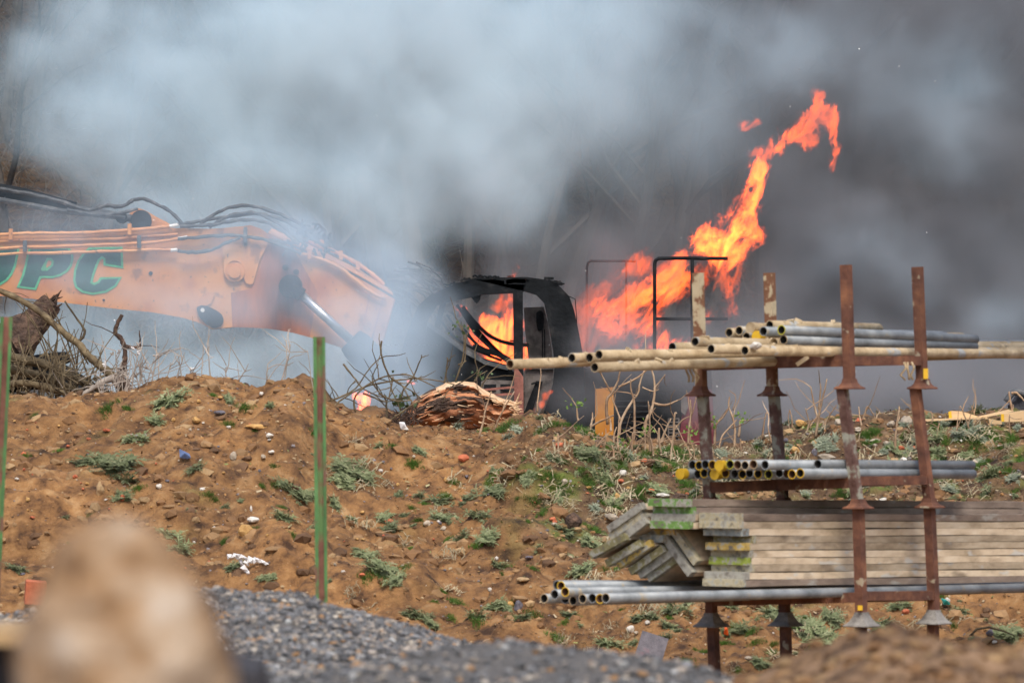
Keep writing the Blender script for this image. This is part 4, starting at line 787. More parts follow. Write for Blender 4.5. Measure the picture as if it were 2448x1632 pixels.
ST = [([(1452, 1015), (1450, 960), (1468, 930), (1480, 900), (1482, 860)], .011), ([(1462, 940), (1440, 900), (1430, 870), (1424, 850)], .007), ([(1478, 925), (1520, 905), (1545, 885), (1550, 880)], .008),
      ([(1480, 1040), (1485, 1005), (1510, 960), (1525, 940), (1530, 915), (1540, 885)], .010), ([(1485, 1005), (1470, 970), (1462, 945)], .007), ([(1515, 1055), (1517, 1010), (1516, 960), (1508, 930), (1508, 905)], .010), ([(1540, 1040), (1545, 1005), (1555, 985), (1562, 960), (1565, 925), (1560, 890), (1548, 860)], .012),
      ([(1563, 964), (1590, 968), (1620, 957)], .011), ([(1562, 930), (1575, 915), (1590, 895)], .006), ([(1535, 925), (1560, 935), (1575, 930)], .005), ([(1410, 1030), (1415, 1018), (1440, 1005), (1468, 992)], .010), ([(1412, 1018), (1416, 1000), (1416, 985)], .008), ([(1461, 1030), (1460, 1010), (1458, 1000)], .009),
      ([(1555, 1085), (1553, 1040), (1553, 1000), (1550, 958)], .009), ([(1582, 1060), (1590, 1030), (1604, 1000)], .010), ([(1605, 1080), (1610, 1040), (1613, 990), (1618, 988)], .009), ([(1573, 1060), (1576, 1022)], .012), ([(1580, 1085), (1576, 1050), (1575, 1030)], .009),
      ([(1645, 1065), (1648, 1020), (1652, 985), (1650, 955)], .010), ([(1653, 1060), (1648, 1020), (1660, 970), (1664, 950)], .006), ([(1511, 1080), (1512, 1035)], .008), ([(1610, 1030), (1630, 1005), (1648, 995)], .007),
      ([(1708, 1075), (1709, 1040), (1712, 1015), (1730, 995), (1742, 975)], .010), ([(1718, 1072), (1728, 1040), (1755, 1010), (1762, 1002)], .007), ([(1755, 1070), (1757, 1030), (1752, 1000), (1742, 970), (1744, 948)], .010), ([(1766, 1045), (1769, 1015), (1768, 1005)], .012), ([(1752, 980), (1758, 960), (1759, 945)], .005),
      ([(1822, 1050), (1826, 1015), (1832, 985)], .008), ([(1845, 1060), (1838, 1030), (1836, 1015)], .006), ([(1895, 1025), (1892, 995), (1888, 980)], .006), ([(1950, 1045), (1958, 990), (1965, 960), (1977, 905)], .010), ([(1955, 1000), (1945, 960), (1938, 925)], .008), ([(1958, 980), (1962, 930), (1960, 912)], .008), ([(1965, 1020), (1985, 990), (2000, 968)], .007),
      ([(1937, 1020), (1930, 990), (1925, 975)], .006), ([(2062, 1005), (2070, 980), (2075, 972), (2088, 990), (2092, 1005)], .007), ([(2140, 1080), (2142, 1030), (2150, 975)], .009), ([(2228, 1010), (2229, 995), (2225, 983)], .008), ([(2330, 1005), (2328, 985), (2322, 970)], .006), ([(2298, 1005), (2299, 985)], .006),
      ([(2425, 1010), (2420, 980), (2415, 955), (2412, 935)], .010), ([(2418, 940), (2428, 938), (2440, 948), (2452, 962)], .010), ([(1285, 985), (1284, 960)], .007), ([(1382, 1005), (1380, 990), (1379, 970)], .009), ([(1335, 1090), (1334, 1035)], .008), ([(1180, 1030), (1200, 985), (1230, 935)], .007), ([(1145, 1045), (1155, 1010), (1160, 980), (1175, 935)], .008)]
LABZ = [(1300, 'dead stem poking up near the torn log'), (1500, 'pale broken stem on the crest before the amber panel'), (1640, 'brown snapped stem in the thicket left of the rack'), (1860, 'dead stem standing between the two left rack posts'), (2110, 'dead stem standing between the two right rack posts'), (9999, 'dead stem near the sawn timbers on the right crest')]
for i, (p, r_) in enumerate(ST):
    lab = [l for xm, l in LABZ if p[0][0] < xm][0]; same = sorted(q[0][0][0] + q[1] for q in ST if [l for xm, l in LABZ if q[0][0][0] < xm][0] == lab); g_l = lab.replace('dead stem', 'dead stems').replace('stem ', 'stems '); nth = same.index(p[0][0] + r_); lab = '%s, %s from the %s' % (lab, ['first', 'second', 'third', 'fourth', 'fifth', 'sixth', 'seventh', 'eighth', 'ninth'][min(nth, len(same) - 1 - nth)], 'left' if nth <= len(same) - 1 - nth else 'right')
    g0 = drop(p[0][0], p[0][1] + 4); stem('dead_stalk', p, r_ * 1.0, g0.y, M['stem'], lab, g_l, 400 + i, tw=1)
rr = random.Random(66)
for i in range(40):
    x0 = rr.choice([rr.uniform(1420, 1700), rr.uniform(1420, 1700), rr.uniform(1700, 2448)]); y0 = gx(x0) + rr.uniform(5, 55); g0 = drop(x0, y0); h = rr.uniform(18, 60); l = rr.gauss(0, .3)
    stem('dead_stalk', [(x0, y0 + 4), (x0 + l * h * .5, y0 - h * .5), (x0 + l * h + rr.gauss(0, 4), y0 - h)], rr.uniform(.004, .008), g0.y, M['stem'], '%s stub of stem in the stubble, %d cm tall, %s' % (('upright', 'leaning')[abs(l) > .2], round(h / 3.6), ['left of the first post', 'right of the amber panel', 'between the left posts', 'between the middle posts', 'between the right posts', 'under the timbers'][0 if 1560 < x0 < 1690 else 1 if x0 <= 1560 else 2 if x0 < 1850 else 3 if x0 < 2030 else 4 if x0 < 2210 else 5]), 'short dead stems behind the rack', 500 + i, tw=1)
for k, (x_, y_) in enumerate(((1379, 968), (1703, 1010), (1768, 1000), (1656, 1035), (1545, 1030), (1490, 1060))):
    leafcluster('sprouting_leaves', x_, y_, drop(x_, gx(x_) + 15).y, 22, .03, M['leaf'], 'fresh green sprout at the top of %s' % ('a short pale stem right of the cab', 'a stalk beside the leftmost rack post', 'a red-brown stalk between the left posts', 'a drooping stalk left of the rack', 'a low stalk by the dark engine bay', 'a low stalk before the amber panel')[k], 70 + k, 'leaves')

# sawn timbers at the right edge
def timber(pts, D, th, label, endc=None):
    mb = MB(); plate(mb, pts, D, th); o = mb.build('sawn_timber', M['timber'], None, loc=W(pts[0][0], pts[0][1], D)); o['_o'] = tuple(W(pts[0][0], pts[0][1], D)); tag(o, label, 'timber')
    if endc: b = MB(); plate(b, endc, D - .004, .003); part(b, 'painted_end', M['yellow'], o)
    return o
timber([(2274, 982), (2300, 983), (2342, 996), (2300, 1002), (2270, 1000)], 36.9, .1, 'pale sawn timber block with yellow painted end on the right crest', [(2267, 984), (2274, 982), (2276, 1000), (2269, 1000)])
timber([(2212, 1002), (2360, 997), (2362, 1001), (2262, 1004), (2212, 1007)], 36.8, .1, 'long thin sawn plank lying flat along the right crest')
timber([(2338, 996), (2412, 979), (2424, 982), (2396, 989), (2346, 999)], 36.9, .08, 'sawn plank sloping up to the right edge')
timber([(2393, 990), (2400, 988), (2460, 980), (2460, 1006), (2420, 1008), (2394, 1008)], 36.7, .1, 'thick sawn beam with yellow end entering at the right edge', [(2393, 989), (2400, 989), (2401, 1007), (2394, 1008)])
timber([(2363, 1000), (2394, 1006), (2396, 1014), (2366, 1013)], 36.65, .06, 'short pale plank piece propped under the thick sawn beam')
b = MB(); b.tube([W(a, c, 38.6) for a, c in smoothpath([(2405, 960), (2420, 940), (2440, 938), (2465, 952), (2480, 985)], 3)], .022, 8); tag(b.build('black_pipe', M['hose'], None, True, loc=W(2440, 980, 38.6)), 'bent black plastic pipe above the timbers at the right edge', 'pipe')
o = lump_mesh('soil_lump', W(2452, 980, 38.7), (.14, .14, .13), M['block'], 91, 3, .3); tag(o, 'dark overgrown lump behind the timbers at the right edge', 'soil lump')

# ================================================================== scaffold racks (stacked stillages)
TH = math.radians(36.0); LS = 1.095; SLOPE = -0.026; dv = Vector((math.sin(TH), math.cos(TH), 0)); dz = Vector((dv.x, dv.y, SLOPE)); pv = Vector((math.cos(TH), -math.sin(TH), 0))
R0 = W(1672, 816, 28.6); R0.z = 0
def lane(s, px):
    """distance of the point on lane s (across the rack) that projects to column px, and its offset t along the rack"""
    s = s * LS; k = (px - 1224) / F; t = (k * (R0.y + s * pv.y) - R0.x - s * pv.x) / (dv.x - k * dv.y); return R0.y + s * pv.y + t * dv.y, t
def rp(s, px, py): D, t = lane(s, px); return W(px, py, D)
PD = [R0.y, R0.y + .61 * dv.y, R0.y + .92 * pv.y, R0.y + .92 * pv.y + .61 * dv.y]
def stillage(label, posts, beams, cups, mats, cupmat, cupsize, foot=True):
    base = W(posts[0][2], posts[0][3], PD[0]); root = thing('stillage', label, 'stillage', tuple(base), 'stacked steel stillages of the scaffold rack')
    ends = []
    for i, (xt, yt, xb, yb) in enumerate(posts):
        a, b = W(xt, yt, PD[i]), W(xb, yb, PD[i]); mb = MB(); mb.beam(b, a, .045, .045, tuple(pv)); part(mb, 'post', mats[i], root); ends.append((a, b))
    for (i, j, yi, yj, h) in beams:
        def at(k, y_): a, b = ends[k]; z = HC - (y_ - 816) * PD[k] / F; t = (z - b.z) / (a.z - b.z); return b.lerp(a, t)
        A, B = at(i, yi), at(j, yj); u = (B - A).normalized(); side = Vector((0, 0, 1)); mb = MB(); mb.beam(A + u * .0225, B - u * .0225, .038, h, (u.y, -u.x, 0)); part(mb, 'beam', M['rust'], root)
    for i, (x_, y_) in enumerate(cups):
        if x_ is None: continue
        c = W(x_, y_, PD[i]); mb = MB(); R = Matrix((pv, dv, Vector((0, 0, 1)))).transposed(); w0, h = cupsize
        lv = [(w0, 0), (w0 * 1.03, .004), (w0 * .98, .009), (w0 * .72, h * .32), (w0 * .54, h * .6), (.0275, h * .86), (.0262, h)]; vs = []
        for w_, z_ in lv:
            for sx, sy in ((-1, -1), (1, -1), (1, 1), (-1, 1)): vs.append(c + R @ Vector((sx * w_, sy * w_, z_)))
        fs = [(k * 4 + j, k * 4 + (j + 1) % 4, k * 4 + 4 + (j + 1) % 4, k * 4 + 4 + j) for k in range(len(lv) - 1) for j in range(4)] + [(0, 3, 2, 1), tuple(4 * len(lv) - 4 + q for q in range(4))]
        mb.add(vs, fs); part(mb, 'foot_cup', cupmat, root)
    return root
s3 = stillage('topmost rusty stillage with four tall bare posts, muddy tubes laid across it', [(1668, 652, 1677, 944), (1839, 652, 1847, 944), (2022, 633, 2031, 926), (2193, 638, 2205, 926)],
              [(0, 2, 872, 861, .058), (1, 3, 868, 860, .05), (2, 3, 862, 862, .046), (0, 1, 872, 868, .046)], [(1674, 947), (1846, 947), (2031, 930), (2205, 930)], [M['rusttan'], M['rusttan'], M['rust'], M['rust']], M['rust'], (.056, .052))
s2 = stillage('upper-middle leaning stillage holding the two neat rows of short grey tubes', [(1680, 944, 1697, 1196), (1850, 944, 1872, 1196), (2013, 926, 2052, 1212), (2188, 926, 2224, 1212)],
              [(0, 2, 1165, 1152, .055), (1, 3, 1158, 1147, .045), (2, 3, 1149, 1147, .045), (0, 1, 1165, 1160, .045)], [(1698, 1212), (1873, 1212), (2052, 1216), (2222, 1214)], [M['rustpaint'], M['rustpaint'], M['rustpaint'], M['rust']], M['rust'], (.056, .05))
s1 = stillage('lower-middle stillage packed with scaffold boards', [(1702, 1212, 1700, 1492), (1875, 1212, 1875, 1496), (2052, 1214, 2060, 1490), (2222, 1212, 2234, 1486)],
              [(0, 2, 1436, 1427, .05), (1, 3, 1432, 1424, .045), (2, 3, 1424, 1422, .045), (0, 1, 1436, 1432, .045)], [(1700, 1498), (1878, 1496), (2060, 1497), (2232, 1491)], [M['rust']] * 4, M['cupgrey'], (.066, .072))
s0 = stillage('bottom stillage with its plain posts standing in the soil', [(1704, 1494, 1710, 1655), (1878, 1494, 1880, 1640), (2058, 1492, 2060, 1670), (2230, 1488, 2234, 1660)],
              [(0, 2, 1640, 1650, .045), (2, 3, 1650, 1640, .045)], [(None, 0)] * 4, [M['rust']] * 4, M['cupgrey'], (.066, .07))
for r_, x_, y_, k in ((s3, 2213, 893, 3), (s1, 2056, 1452, 2)):
    mb = MB(); c = W(x_, y_, PD[k] - .045); mb.box(c, (.012, .004, .026 if k == 3 else .012)); part(mb, 'yellow_mark', M['yellow'], r_)
for r_, x_, y_ in ((s3, 1652, 895), (s3, 2170, 890)):
    mb = MB(); rr = random.Random(x_)
    for k in range(3): a = W(x_ - 9 + 9 * k, y_ - 25, 28.3); mb.tube([a, a + Vector((rr.gauss(0, .01), 0, -.03)), a + Vector((rr.gauss(0, .012), 0, -.065)), a + Vector((.008, 0, -.09))], .006, 5)
    tag(mb.build('rope_end', M['mud'], None, True, loc=W(x_, y_, 28.3)), 'frayed muddy rope end hanging under the top beam by the %s post' % ('leftmost' if x_ < 1800 else 'rightmost'), 'rope')

RO = .0242
ORD = ['first', 'second', 'third', 'fourth', 'fifth', 'sixth', 'seventh', 'eighth', 'ninth', 'tenth', 'eleventh', 'twelfth', 'thirteenth', 'fourteenth', 'fifteenth']
def tube_obj(a, b, mat, rim, bore, label, group, cap=None, scar=0):
    mb = MB(); mb.pipe(a, b, RO, RO - .0045, 20, 0, 1, 2); o = mb.build('scaffold_tube', [mat, rim, bore], None, True, loc=a); o['_o'] = tuple(a); tag(o, label, 'scaffold tube', group)
    if cap:
        u = (b - a).normalized(); mb = MB(); mb.tube([a - u * .012, a + u * .03], [.0275, .0275], 18); part(mb, 'end_cap', cap, o)
    if scar:
        u = (b - a).normalized(); rr = random.Random(scar); mb = MB()
        for k in range(rr.randint(2, 5)):
            p = a + u * rr.uniform(.05, .7); mb.box(p + Vector((0, -.012, rr.uniform(.012, .024))), (rr.uniform(.008, .02), .012, .006), rotm(rr.uniform(0, 3), rr.uniform(-.4, .4), rr.uniform(0, 3)))
        part(mb, 'mud_lump', M['mud'], o)['kind'] = 'stuff'
    return o
# top tier: (lane s, left px, left py, right px, right py, material, rim, bore, cap)
mu, ga, dk, rb_ = M['mud'], M['galv'], M['dark'], M['rustbore']
TOP = [(.06, 1219, 870.5, 2470, 826, mu, mu, rb_, None), (.16, 1367, 855.5, 2480, 829, mu, mu, dk, None), (.22, 1409, 855, 2480, 834, mu, mu, dk, None), (.36, 1432, 848, 2490, 838, mu, mu, dk, None), (.42, 1421.5, 878, 2480, 842, mu, mu, dk, None),
       (.12, 1607, 829.7, 2460, 826, mu, ga, dk, None), (.50, 1661.5, 816.5, 2480, 838, mu, mu, dk, None), (.20, 1743, 795, 2300, 806, mu, mu, dk, None), (.25, 1766.7, 790.4, 2250, 802, ga, mu, dk, None), (.36, 1797, 783, 2102, 786, mu, mu, dk, M['mud']),
       (.30, 1784.5, 805, 2300, 816, ga, mu, dk, None), (.40, 1811, 804, 2300, 818, mu, mu, dk, M['yellow']), (.48, 1825, 791.7, 2260, 805, ga, ga, dk, None), (.66, 1868, 788.5, 2332, 811, ga, M['limey'], dk, None), (.66, 1873, 812, 2330, 828, ga, mu, dk, None),
       (.74, 1780.7, 838, 2500, 847, mu, mu, dk, None), (.44, 1840, 777, 2100, 784, mu, mu, dk, None), (.56, 1850, 819, 2400, 832, mu, mu, M['mud'], None), (.58, 1700, 834, 2480, 842, mu, mu, dk, None), (.08, 1700, 822, 2470, 823, ga, mu, dk, None)]
TLB = {0: 'muddy tube jutting farthest left from the top tier, over the cab', 1: 'first muddy tube end of the three right of the cab', 2: 'middle muddy tube end of the three right of the cab, top tier', 3: 'muddy tube end rightmost of the three right of the cab, topmost', 4: 'grey-brown tube lowest on the left overhang of the top tier',
       5: 'muddy tube end left of the leftmost post on the top tier', 6: 'mud-caked tube end right before the leftmost post', 7: 'muddy tube end leftmost in the upper heap between the left posts', 8: 'grey tube with muddy rim, second in the upper heap', 9: 'muddy capped tube end highest on the top tier', 10: 'small dark tube end low in the heap under the muddy cap',
       11: 'tube with yellow plug in the middle of the top tier heap', 12: 'grey tube beside the yellow-rimmed one on the top tier', 13: 'big grey tube with yellow-green rim at the top right of the heap', 14: 'grey tube directly under the yellow-rimmed tube', 15: 'thick mud-caked tube lying lowest in front on the top tier',
       16: 'tube behind the second post, topmost on the heap', 17: 'mud-clogged tube end beside the yellow plug', 18: 'muddy tube buried low in the top tier heap', 19: 'thin grey tube at the back of the top tier running off right'}
for i, (s, xl, yl, xr, yr, m_, rm, bo, cap) in enumerate(TOP): tube_obj(rp(s, xl, yl), rp(s, xr, yr), m_, rm, bo, TLB[i], 'tubes on the top tier', cap, scar=(i + 1) if m_ is mu else 0)
mb = MB(); mb.beam(W(1904, 872, 28.1), W(1932, 852, 28.1), .02, .02, (0, 1, 0)); tag(mb.build('mud_dollop', M['mud'], None, loc=W(1918, 862, 28.1)), 'dollop of dried mud hanging on the top beam', 'mud')
mb = lump_mesh('mud_clod', rp(.78, 1806, 826), (.03, .025, .02), M['pale_stone'], 5, 2); tag(mb, 'pale clod stuck on the lowest front tube', 'mud')
# second tier, two rows of short tubes
ye, li = M['yellow'], M['limey']
ROWA = [(1655, ga, dk, None), (1671, ye, dk, None), (1686, ga, dk, None), (1703, ye, rb_, None), (1722, ye, dk, ye), (1745, li, dk, None), (1763, mu, rb_, None), (1781, mu, dk, None), (1801, mu, rb_, None), (1829, ga, dk, None), (1955, ga, dk, None)]
ROWB = [(1629, ye, dk, ye), (1668, ga, dk, None), (1683, ye, dk, None), (1700, ga, dk, None), (1711, ye, dk, ye), (1734, ye, rb_, None), (1756, ga, dk, None), (1775, ye, dk, None), (1792, ga, dk, None), (1812, ye, dk, None), (1837, li, dk, None), (1863, ga, dk, None), (1881, ga, rb_, None), (1893, ye, rb_, None), (1913, ye, dk, None)]
cn = {id(ga): 'grey', id(ye): 'yellow-rimmed', id(li): 'lime-rimmed', id(mu): 'rust-rimmed'}
for row, ys_, nm in ((ROWA, (1111, 1110.5), 'upper'), (ROWB, (1132, 1131), 'lower')):
    n_ = len(row)
    for i, (x_, rm, bo, cap) in enumerate(row):
        s = .04 + (.74 if nm == 'upper' else .76) * i / (n_ - 1); a = rp(s, x_, ys_[0] + (1.5 * math.sin(i * 2.1)) + (0 if i < n_ - 1 or nm == 'lower' else -3)); D_, t_ = lane(s, x_); b = a + dv * (1.0 if i == n_ - 1 and nm == 'upper' else rr.uniform(1.25, 1.45)); 
        xr = 2323 + (0 if nm == 'upper' else 3); Dr, tr_ = lane(s, xr); Dr, tr_ = lane(s, xr - rr.uniform(0, 30) * (i < n_ - 2)); b = W(xr if i >= n_ - 2 else xr - 15, ys_[0] + 1, Dr)
        col = 'yellow-capped' if cap else cn[id(rm)]
        tube_obj(a, b, ga, rm, bo, '%s short tube, %s from the left in the %s row of the second tier' % (col, ORD[i], nm), 'short tubes on the second tier', cap)
# long tubes under the boards, bottom of tier one
LOW = [(.05, 1332, 1398, ga, dk), (.13, 1341, 1400, ye, rb_), (.20, 1326, 1420, ga, dk), (.02, 1300.7, 1430, mu, dk), (.30, 1351, 1414, ye, rb_), (.10, 1351, 1431, ga, dk), (.26, 1369.6, 1435, mu, dk), (.42, 1392.5, 1430.5, mu, dk), (.54, 1416, 1429, ga, dk), (.64, 1434, 1430.5, ye, rb_), (.76, 1448, 1429, mu, dk)]
LWN = ['back one topmost of the left bundle', 'yellow-bored one atop the left bundle', 'grey-ended one just below the top pair', 'muddy-ended one farthest left of all', 'yellow-bored one in front of the top pair', 'dark-ended one in the gap of the bundle', 'lowest ring of the bundle', 'pale-rimmed one mid-bundle', 'grey one third from the front', 'yellow-bored one half hidden by the front tube', 'long front one running right under all boards']
for i, (s, x_, y_, rm, bo) in enumerate(LOW):
    a = rp(s, x_, y_); yr = 1400 + s * 8 if i in (0, 1, 2, 4) else 1404 + s * 3; o = tube_obj(a, rp(s, 2560, 1394 if i in (0, 1) else 1402), ga, rm, bo, 'tube under the boards, ' + LWN[i], 'long tubes under the boards')

# ---------------- scaffold boards
BW, BT = .225, .0335
def board(cx, cy, roll, s, L, mat, bmat, label, group, face=True, blen=.045):
    """cx,cy photo px of the centre of the near end; s lane of that centre"""
    c = rp(s, cx, cy); R = Matrix((pv, dv, Vector((0, 0, 1)))).transposed() @ Matrix.Rotation(-math.radians(roll), 3, 'Y'); rr = random.Random(int(cx * 7 + cy))
    mb = MB(); o_ = c + dz * L / 2
    nseg = 10; vs = []
    for k in range(nseg + 1):
        wob = Vector((0, 0, .002 * math.sin(k * 1.3 + cx))); ctr = c + dz * (L * k / nseg) + wob
        for sx, sz in ((-1, -1), (1, -1), (1, 1), (-1, 1)): vs.append(ctr + R @ Vector((sx * BW / 2, 0, sz * BT / 2 * rr.uniform(.93, 1.0))))
    mb.add(vs, [(k * 4 + j, k * 4 + (j + 1) % 4, k * 4 + 4 + (j + 1) % 4, k * 4 + 4 + j) for k in range(nseg) for j in range(4)] + [(3, 2, 1, 0), tuple(nseg * 4 + q for q in range(4))])
    o = mb.build('scaffold_board', mat, None, loc=c); o['_o'] = tuple(c); tag(o, label, 'scaffold board', group)
    mb = MB(); bl = blen * rr.uniform(.6, 1.3); mb.box(c + dv * (bl / 2 - .003), (BW / 2 + .002, bl / 2, BT / 2 + .0015), R); part(mb, 'end_band', bmat, o)
    return o
wo, wdk = M['wood'], M['wooddark']
# (left px of the near end, py of its centre) for the front column
GF = 'scaffold boards stacked in the lower-middle stillage'
FC = [(1672, 1235, wdk, 'b_cream', 'dark red-brown board highest in the front column of boards'), (1672, 1253, wo, 'b_cream', 'cream-ended board, second from the top of the front column'), (1682, 1271, wo, 'b_blue', 'blue-grey ended board, third down the front column'), (1706, 1288, wo, 'b_olive', 'set-back olive-ended board of the front column'),
      (1687, 1305, wo, 'b_yellow', 'yellow-ended board halfway down the front column'), (1700, 1323, wo, 'b_cream', 'plain wood-ended board above the lime one'), (1695, 1340, wo, 'b_lime', 'bright lime-ended board of the front column'), (1701, 1357, wo, 'b_cream', 'cream-ended board directly below the lime one'), (1684, 1375, wo, 'b_grey', 'grey-ended board second from the bottom of the front column'), (1680, 1392, wdk, 'b_cream', 'darker board at the very bottom of the front column')]
for i, (x_, y_, m_, bm_, lab) in enumerate(FC): board(x_ + 47, y_, 0, .62, 3.9, m_, M[bm_], lab, GF)
MC = [(1548, 1201, wdk, 'b_green', 3.0, 'topmost board of the pile, its end bright green'), (1560, 1219, wdk, 'b_green', 3.1, 'green-ended board just under the topmost one'), (1556, 1236, wo, 'b_grey', 2.4, 'grey-ended board jutting left below the two green ones'), (1553, 1254, wo, 'b_green', 2.4, 'mossy grey-green ended board jutting left, fourth from the top')]
for x_, y_, m_, bm_, L_, lab in MC: board(x_ + 48, y_, 0, .40, 3.3 if y_ < 1225 else 2.4, m_, M[bm_], lab, GF)
# slipped boards to the left
SL = [(1493, 1237, 31, .16, wo, 'b_grey', 'upper left slipped board tilted up to the right, grey edge'), (1497, 1256, 31, .16, wo, 'b_cream', 'slipped board lying right under the upper left one'), (1505, 1272, 33, .20, wo, 'b_grey', 'short grey slipped board tucked below the upper two'),
      (1452, 1304, 25, .10, wo, 'b_olive', 'olive slipped board reaching farthest left'), (1540, 1286, 0, .22, wo, 'b_blue', 'level blue-grey ended board in the slipped heap'), (1566, 1269, 1, .26, wo, 'b_yellow', 'level board with a yellow mark in the slipped heap'),
      (1490, 1322, 27, .15, wo, 'b_olive', 'dull yellow slipped board left of the bright one'), (1516, 1324, 30, .19, wo, 'b_yellow', 'brightest yellow slipped board in the heap'), (1545, 1338, 31, .23, wo, 'b_olive', 'grey and yellow slipped board right of the bright yellow one'), (1567, 1347, 31, .26, wo, 'b_grey', 'grey slipped board second lowest of the heap'), (1588, 1355, 31, .29, wo, 'b_olive', 'dark lowest slipped board resting on the tubes'),
      (1633, 1302, -49, .40, wo, 'b_cream', 'slipped board leaning the other way, its pale top face showing'), (1619, 1329, -49, .38, wo, 'b_grey', 'lower of the two boards leaning to the right')]
for i, (x_, y_, ro, s, m_, bm_, lab) in enumerate(SL): board(x_, y_, ro, s, (.55 if abs(ro) > 40 else 1.6), m_, M[bm_], lab, 'slipped scaffold boards left of the pile')
board(2140, 1214, 0, .30, 1.3, wdk, M['b_grey'], 'dark board end resting under the collars on top of the pile', GF)

# ---------------- green stakes
def stake(pts_top, pts_bot, wpx, label, D):
    (xt, yt), (xb, yb) = pts_top, pts_bot; root = thing('metal_stake', label, 'stake', tuple(W(xb, yb, D)), 'green painted steel stakes'); k = D / F; a, b = W(xb, yb, D), W(xt, yt, D); h = wpx * k / 2; u = (b - a)
    for nm, x0, x1, dy, m_ in (('flange', -1.0, -.42, -.012, 'greenpost'), ('flange', .50, 1.0, -.012, 'greenpost'), ('web', -.46, .54, .006, 'stakerust')):
        mb = MB(); mb.prism([a + Vector((h * x0, dy, 0)), a + Vector((h * x1, dy, 0)), b + Vector((h * x1, dy, 0)), b + Vector((h * x0, dy, 0))], (0, .006 if nm == 'flange' else .02, 0)); part(mb, nm, M[m_], root)
stake((763, 805), (772, 1790), 29, 'green and rust steel stake standing before the middle of the bank', 24.6)
stake((16, 757), (-31, 1790), 29, 'green and rust steel stake at the left edge of the picture', 24.6)

# ================================================================== plants and litter on the bank
M['deadleaf'] = pmat('dead_leaf', [(0.3, (0.20, 0.17, 0.09)), (0.5, (0.34, 0.28, 0.17)), (0.7, (0.52, 0.46, 0.32))], scale=25, rough=0.85, bump=0, rnd=0.3)
def weed_mesh(name, seed, nl=18, size=.11, mat='weed', up=.5, leaflets=9, flatness=.35):
    rr = random.Random(seed); V = []; Fc = []
    def quad(a, b, c, d): o = len(V); V.extend([tuple(a), tuple(b), tuple(c), tuple(d)]); Fc.append((o, o + 1, o + 2, o + 3))
    for i in range(nl):
        az = rr.uniform(0, 6.283); el = rr.uniform(.05, up + .3); L = size * rr.uniform(.55, 1.25); d = Vector((math.cos(az) * math.cos(el), math.sin(az) * math.cos(el), math.sin(el))); side = Vector((-math.sin(az), math.cos(az), 0)); p = Vector((rr.gauss(0, size * .18), rr.gauss(0, size * .18), 0)); pts = [p]
        for k in range(leaflets): d = (d + Vector((rr.gauss(0, .06), rr.gauss(0, .06), -.10))).normalized(); p = p + d * L / leaflets; pts.append(p)
        for k in range(leaflets):
            w = size * .022; quad(pts[k] - side * w, pts[k] + side * w, pts[k + 1] + side * w, pts[k + 1] - side * w)
            t = (k + 1) / leaflets; ll = size * .30 * math.sin(min(1, t * 1.1) * math.pi * .9 + .15) * rr.uniform(.7, 1.2)
            for sg in (-1, 1):
                a = pts[k]; tip = a + side * sg * ll + d * ll * .6 + Vector((0, 0, rr.gauss(.1, .35) * ll)); m1 = a.lerp(tip, .55); nrm = (tip - a).cross(Vector((0, 0, 1))).normalized() * ll * .22
                quad(a, m1 + nrm, tip, m1 - nrm)
    me = bpy.data.meshes.new(name); me.from_pydata(V, [], Fc); me.materials.append(M[mat]); return me
def tuft_mesh(name, seed, n=240, size=.07, mat='grass', h=.035):
    rr = random.Random(seed); V = []; Fc = []
    for i in range(n):
        a = rr.uniform(0, 6.283); r_ = size * math.sqrt(rr.random()) * (1 + .5 * math.sin(3 * a + seed)); x, y_ = r_ * math.cos(a), r_ * math.sin(a); hh = h * rr.uniform(.5, 1.3) * (1.2 - r_ / size / 2); b = rr.uniform(0, 6.283); w = .0022; o = len(V)
        V += [(x - w * math.sin(b), y_ + w * math.cos(b), -.01), (x + w * math.sin(b), y_ - w * math.cos(b), -.01), (x + rr.gauss(0, hh * .6), y_ + rr.gauss(0, hh * .6), hh)]; Fc.append((o, o + 1, o + 2))
    me = bpy.data.meshes.new(name); me.from_pydata(V, [], Fc); me.materials.append(M[mat]); return me
def strawclump_mesh(name, seed, n=26, size=.06):
    rr = random.Random(seed); mb = MB()
    for i in range(n):
        a = rr.uniform(0, 6.28); L = size * rr.uniform(.4, 1.5); p = Vector((rr.gauss(0, .05), rr.gauss(0, .04), 0)); q = p + Vector((math.cos(a) * L * .5, math.sin(a) * L * .5, L * rr.uniform(.1, .6))); r_ = p + Vector((math.cos(a) * L, math.sin(a) * L, L * rr.uniform(-.1, .3)))
        s_ = Vector((-math.sin(a), math.cos(a), .3)) * .0025; mb.add([p - s_, p + s_, q + s_, q - s_, r_], [(0, 1, 2, 3), (3, 2, 4)])
    me = bpy.data.meshes.new(name); me.from_pydata(mb.v, [], mb.f); me.materials.append(M['deadleaf']); return me
WM = [weed_mesh('weed', i, 26 + 4 * i, .115, up=.7) for i in range(5)]; SM = [weed_mesh('silver_weed', 20 + i, 30, .085, 'silver', .7, 7) for i in range(3)]; TM = [tuft_mesh('tuft', i) for i in range(5)]; CM = [strawclump_mesh('dead_clump', i) for i in range(3)]
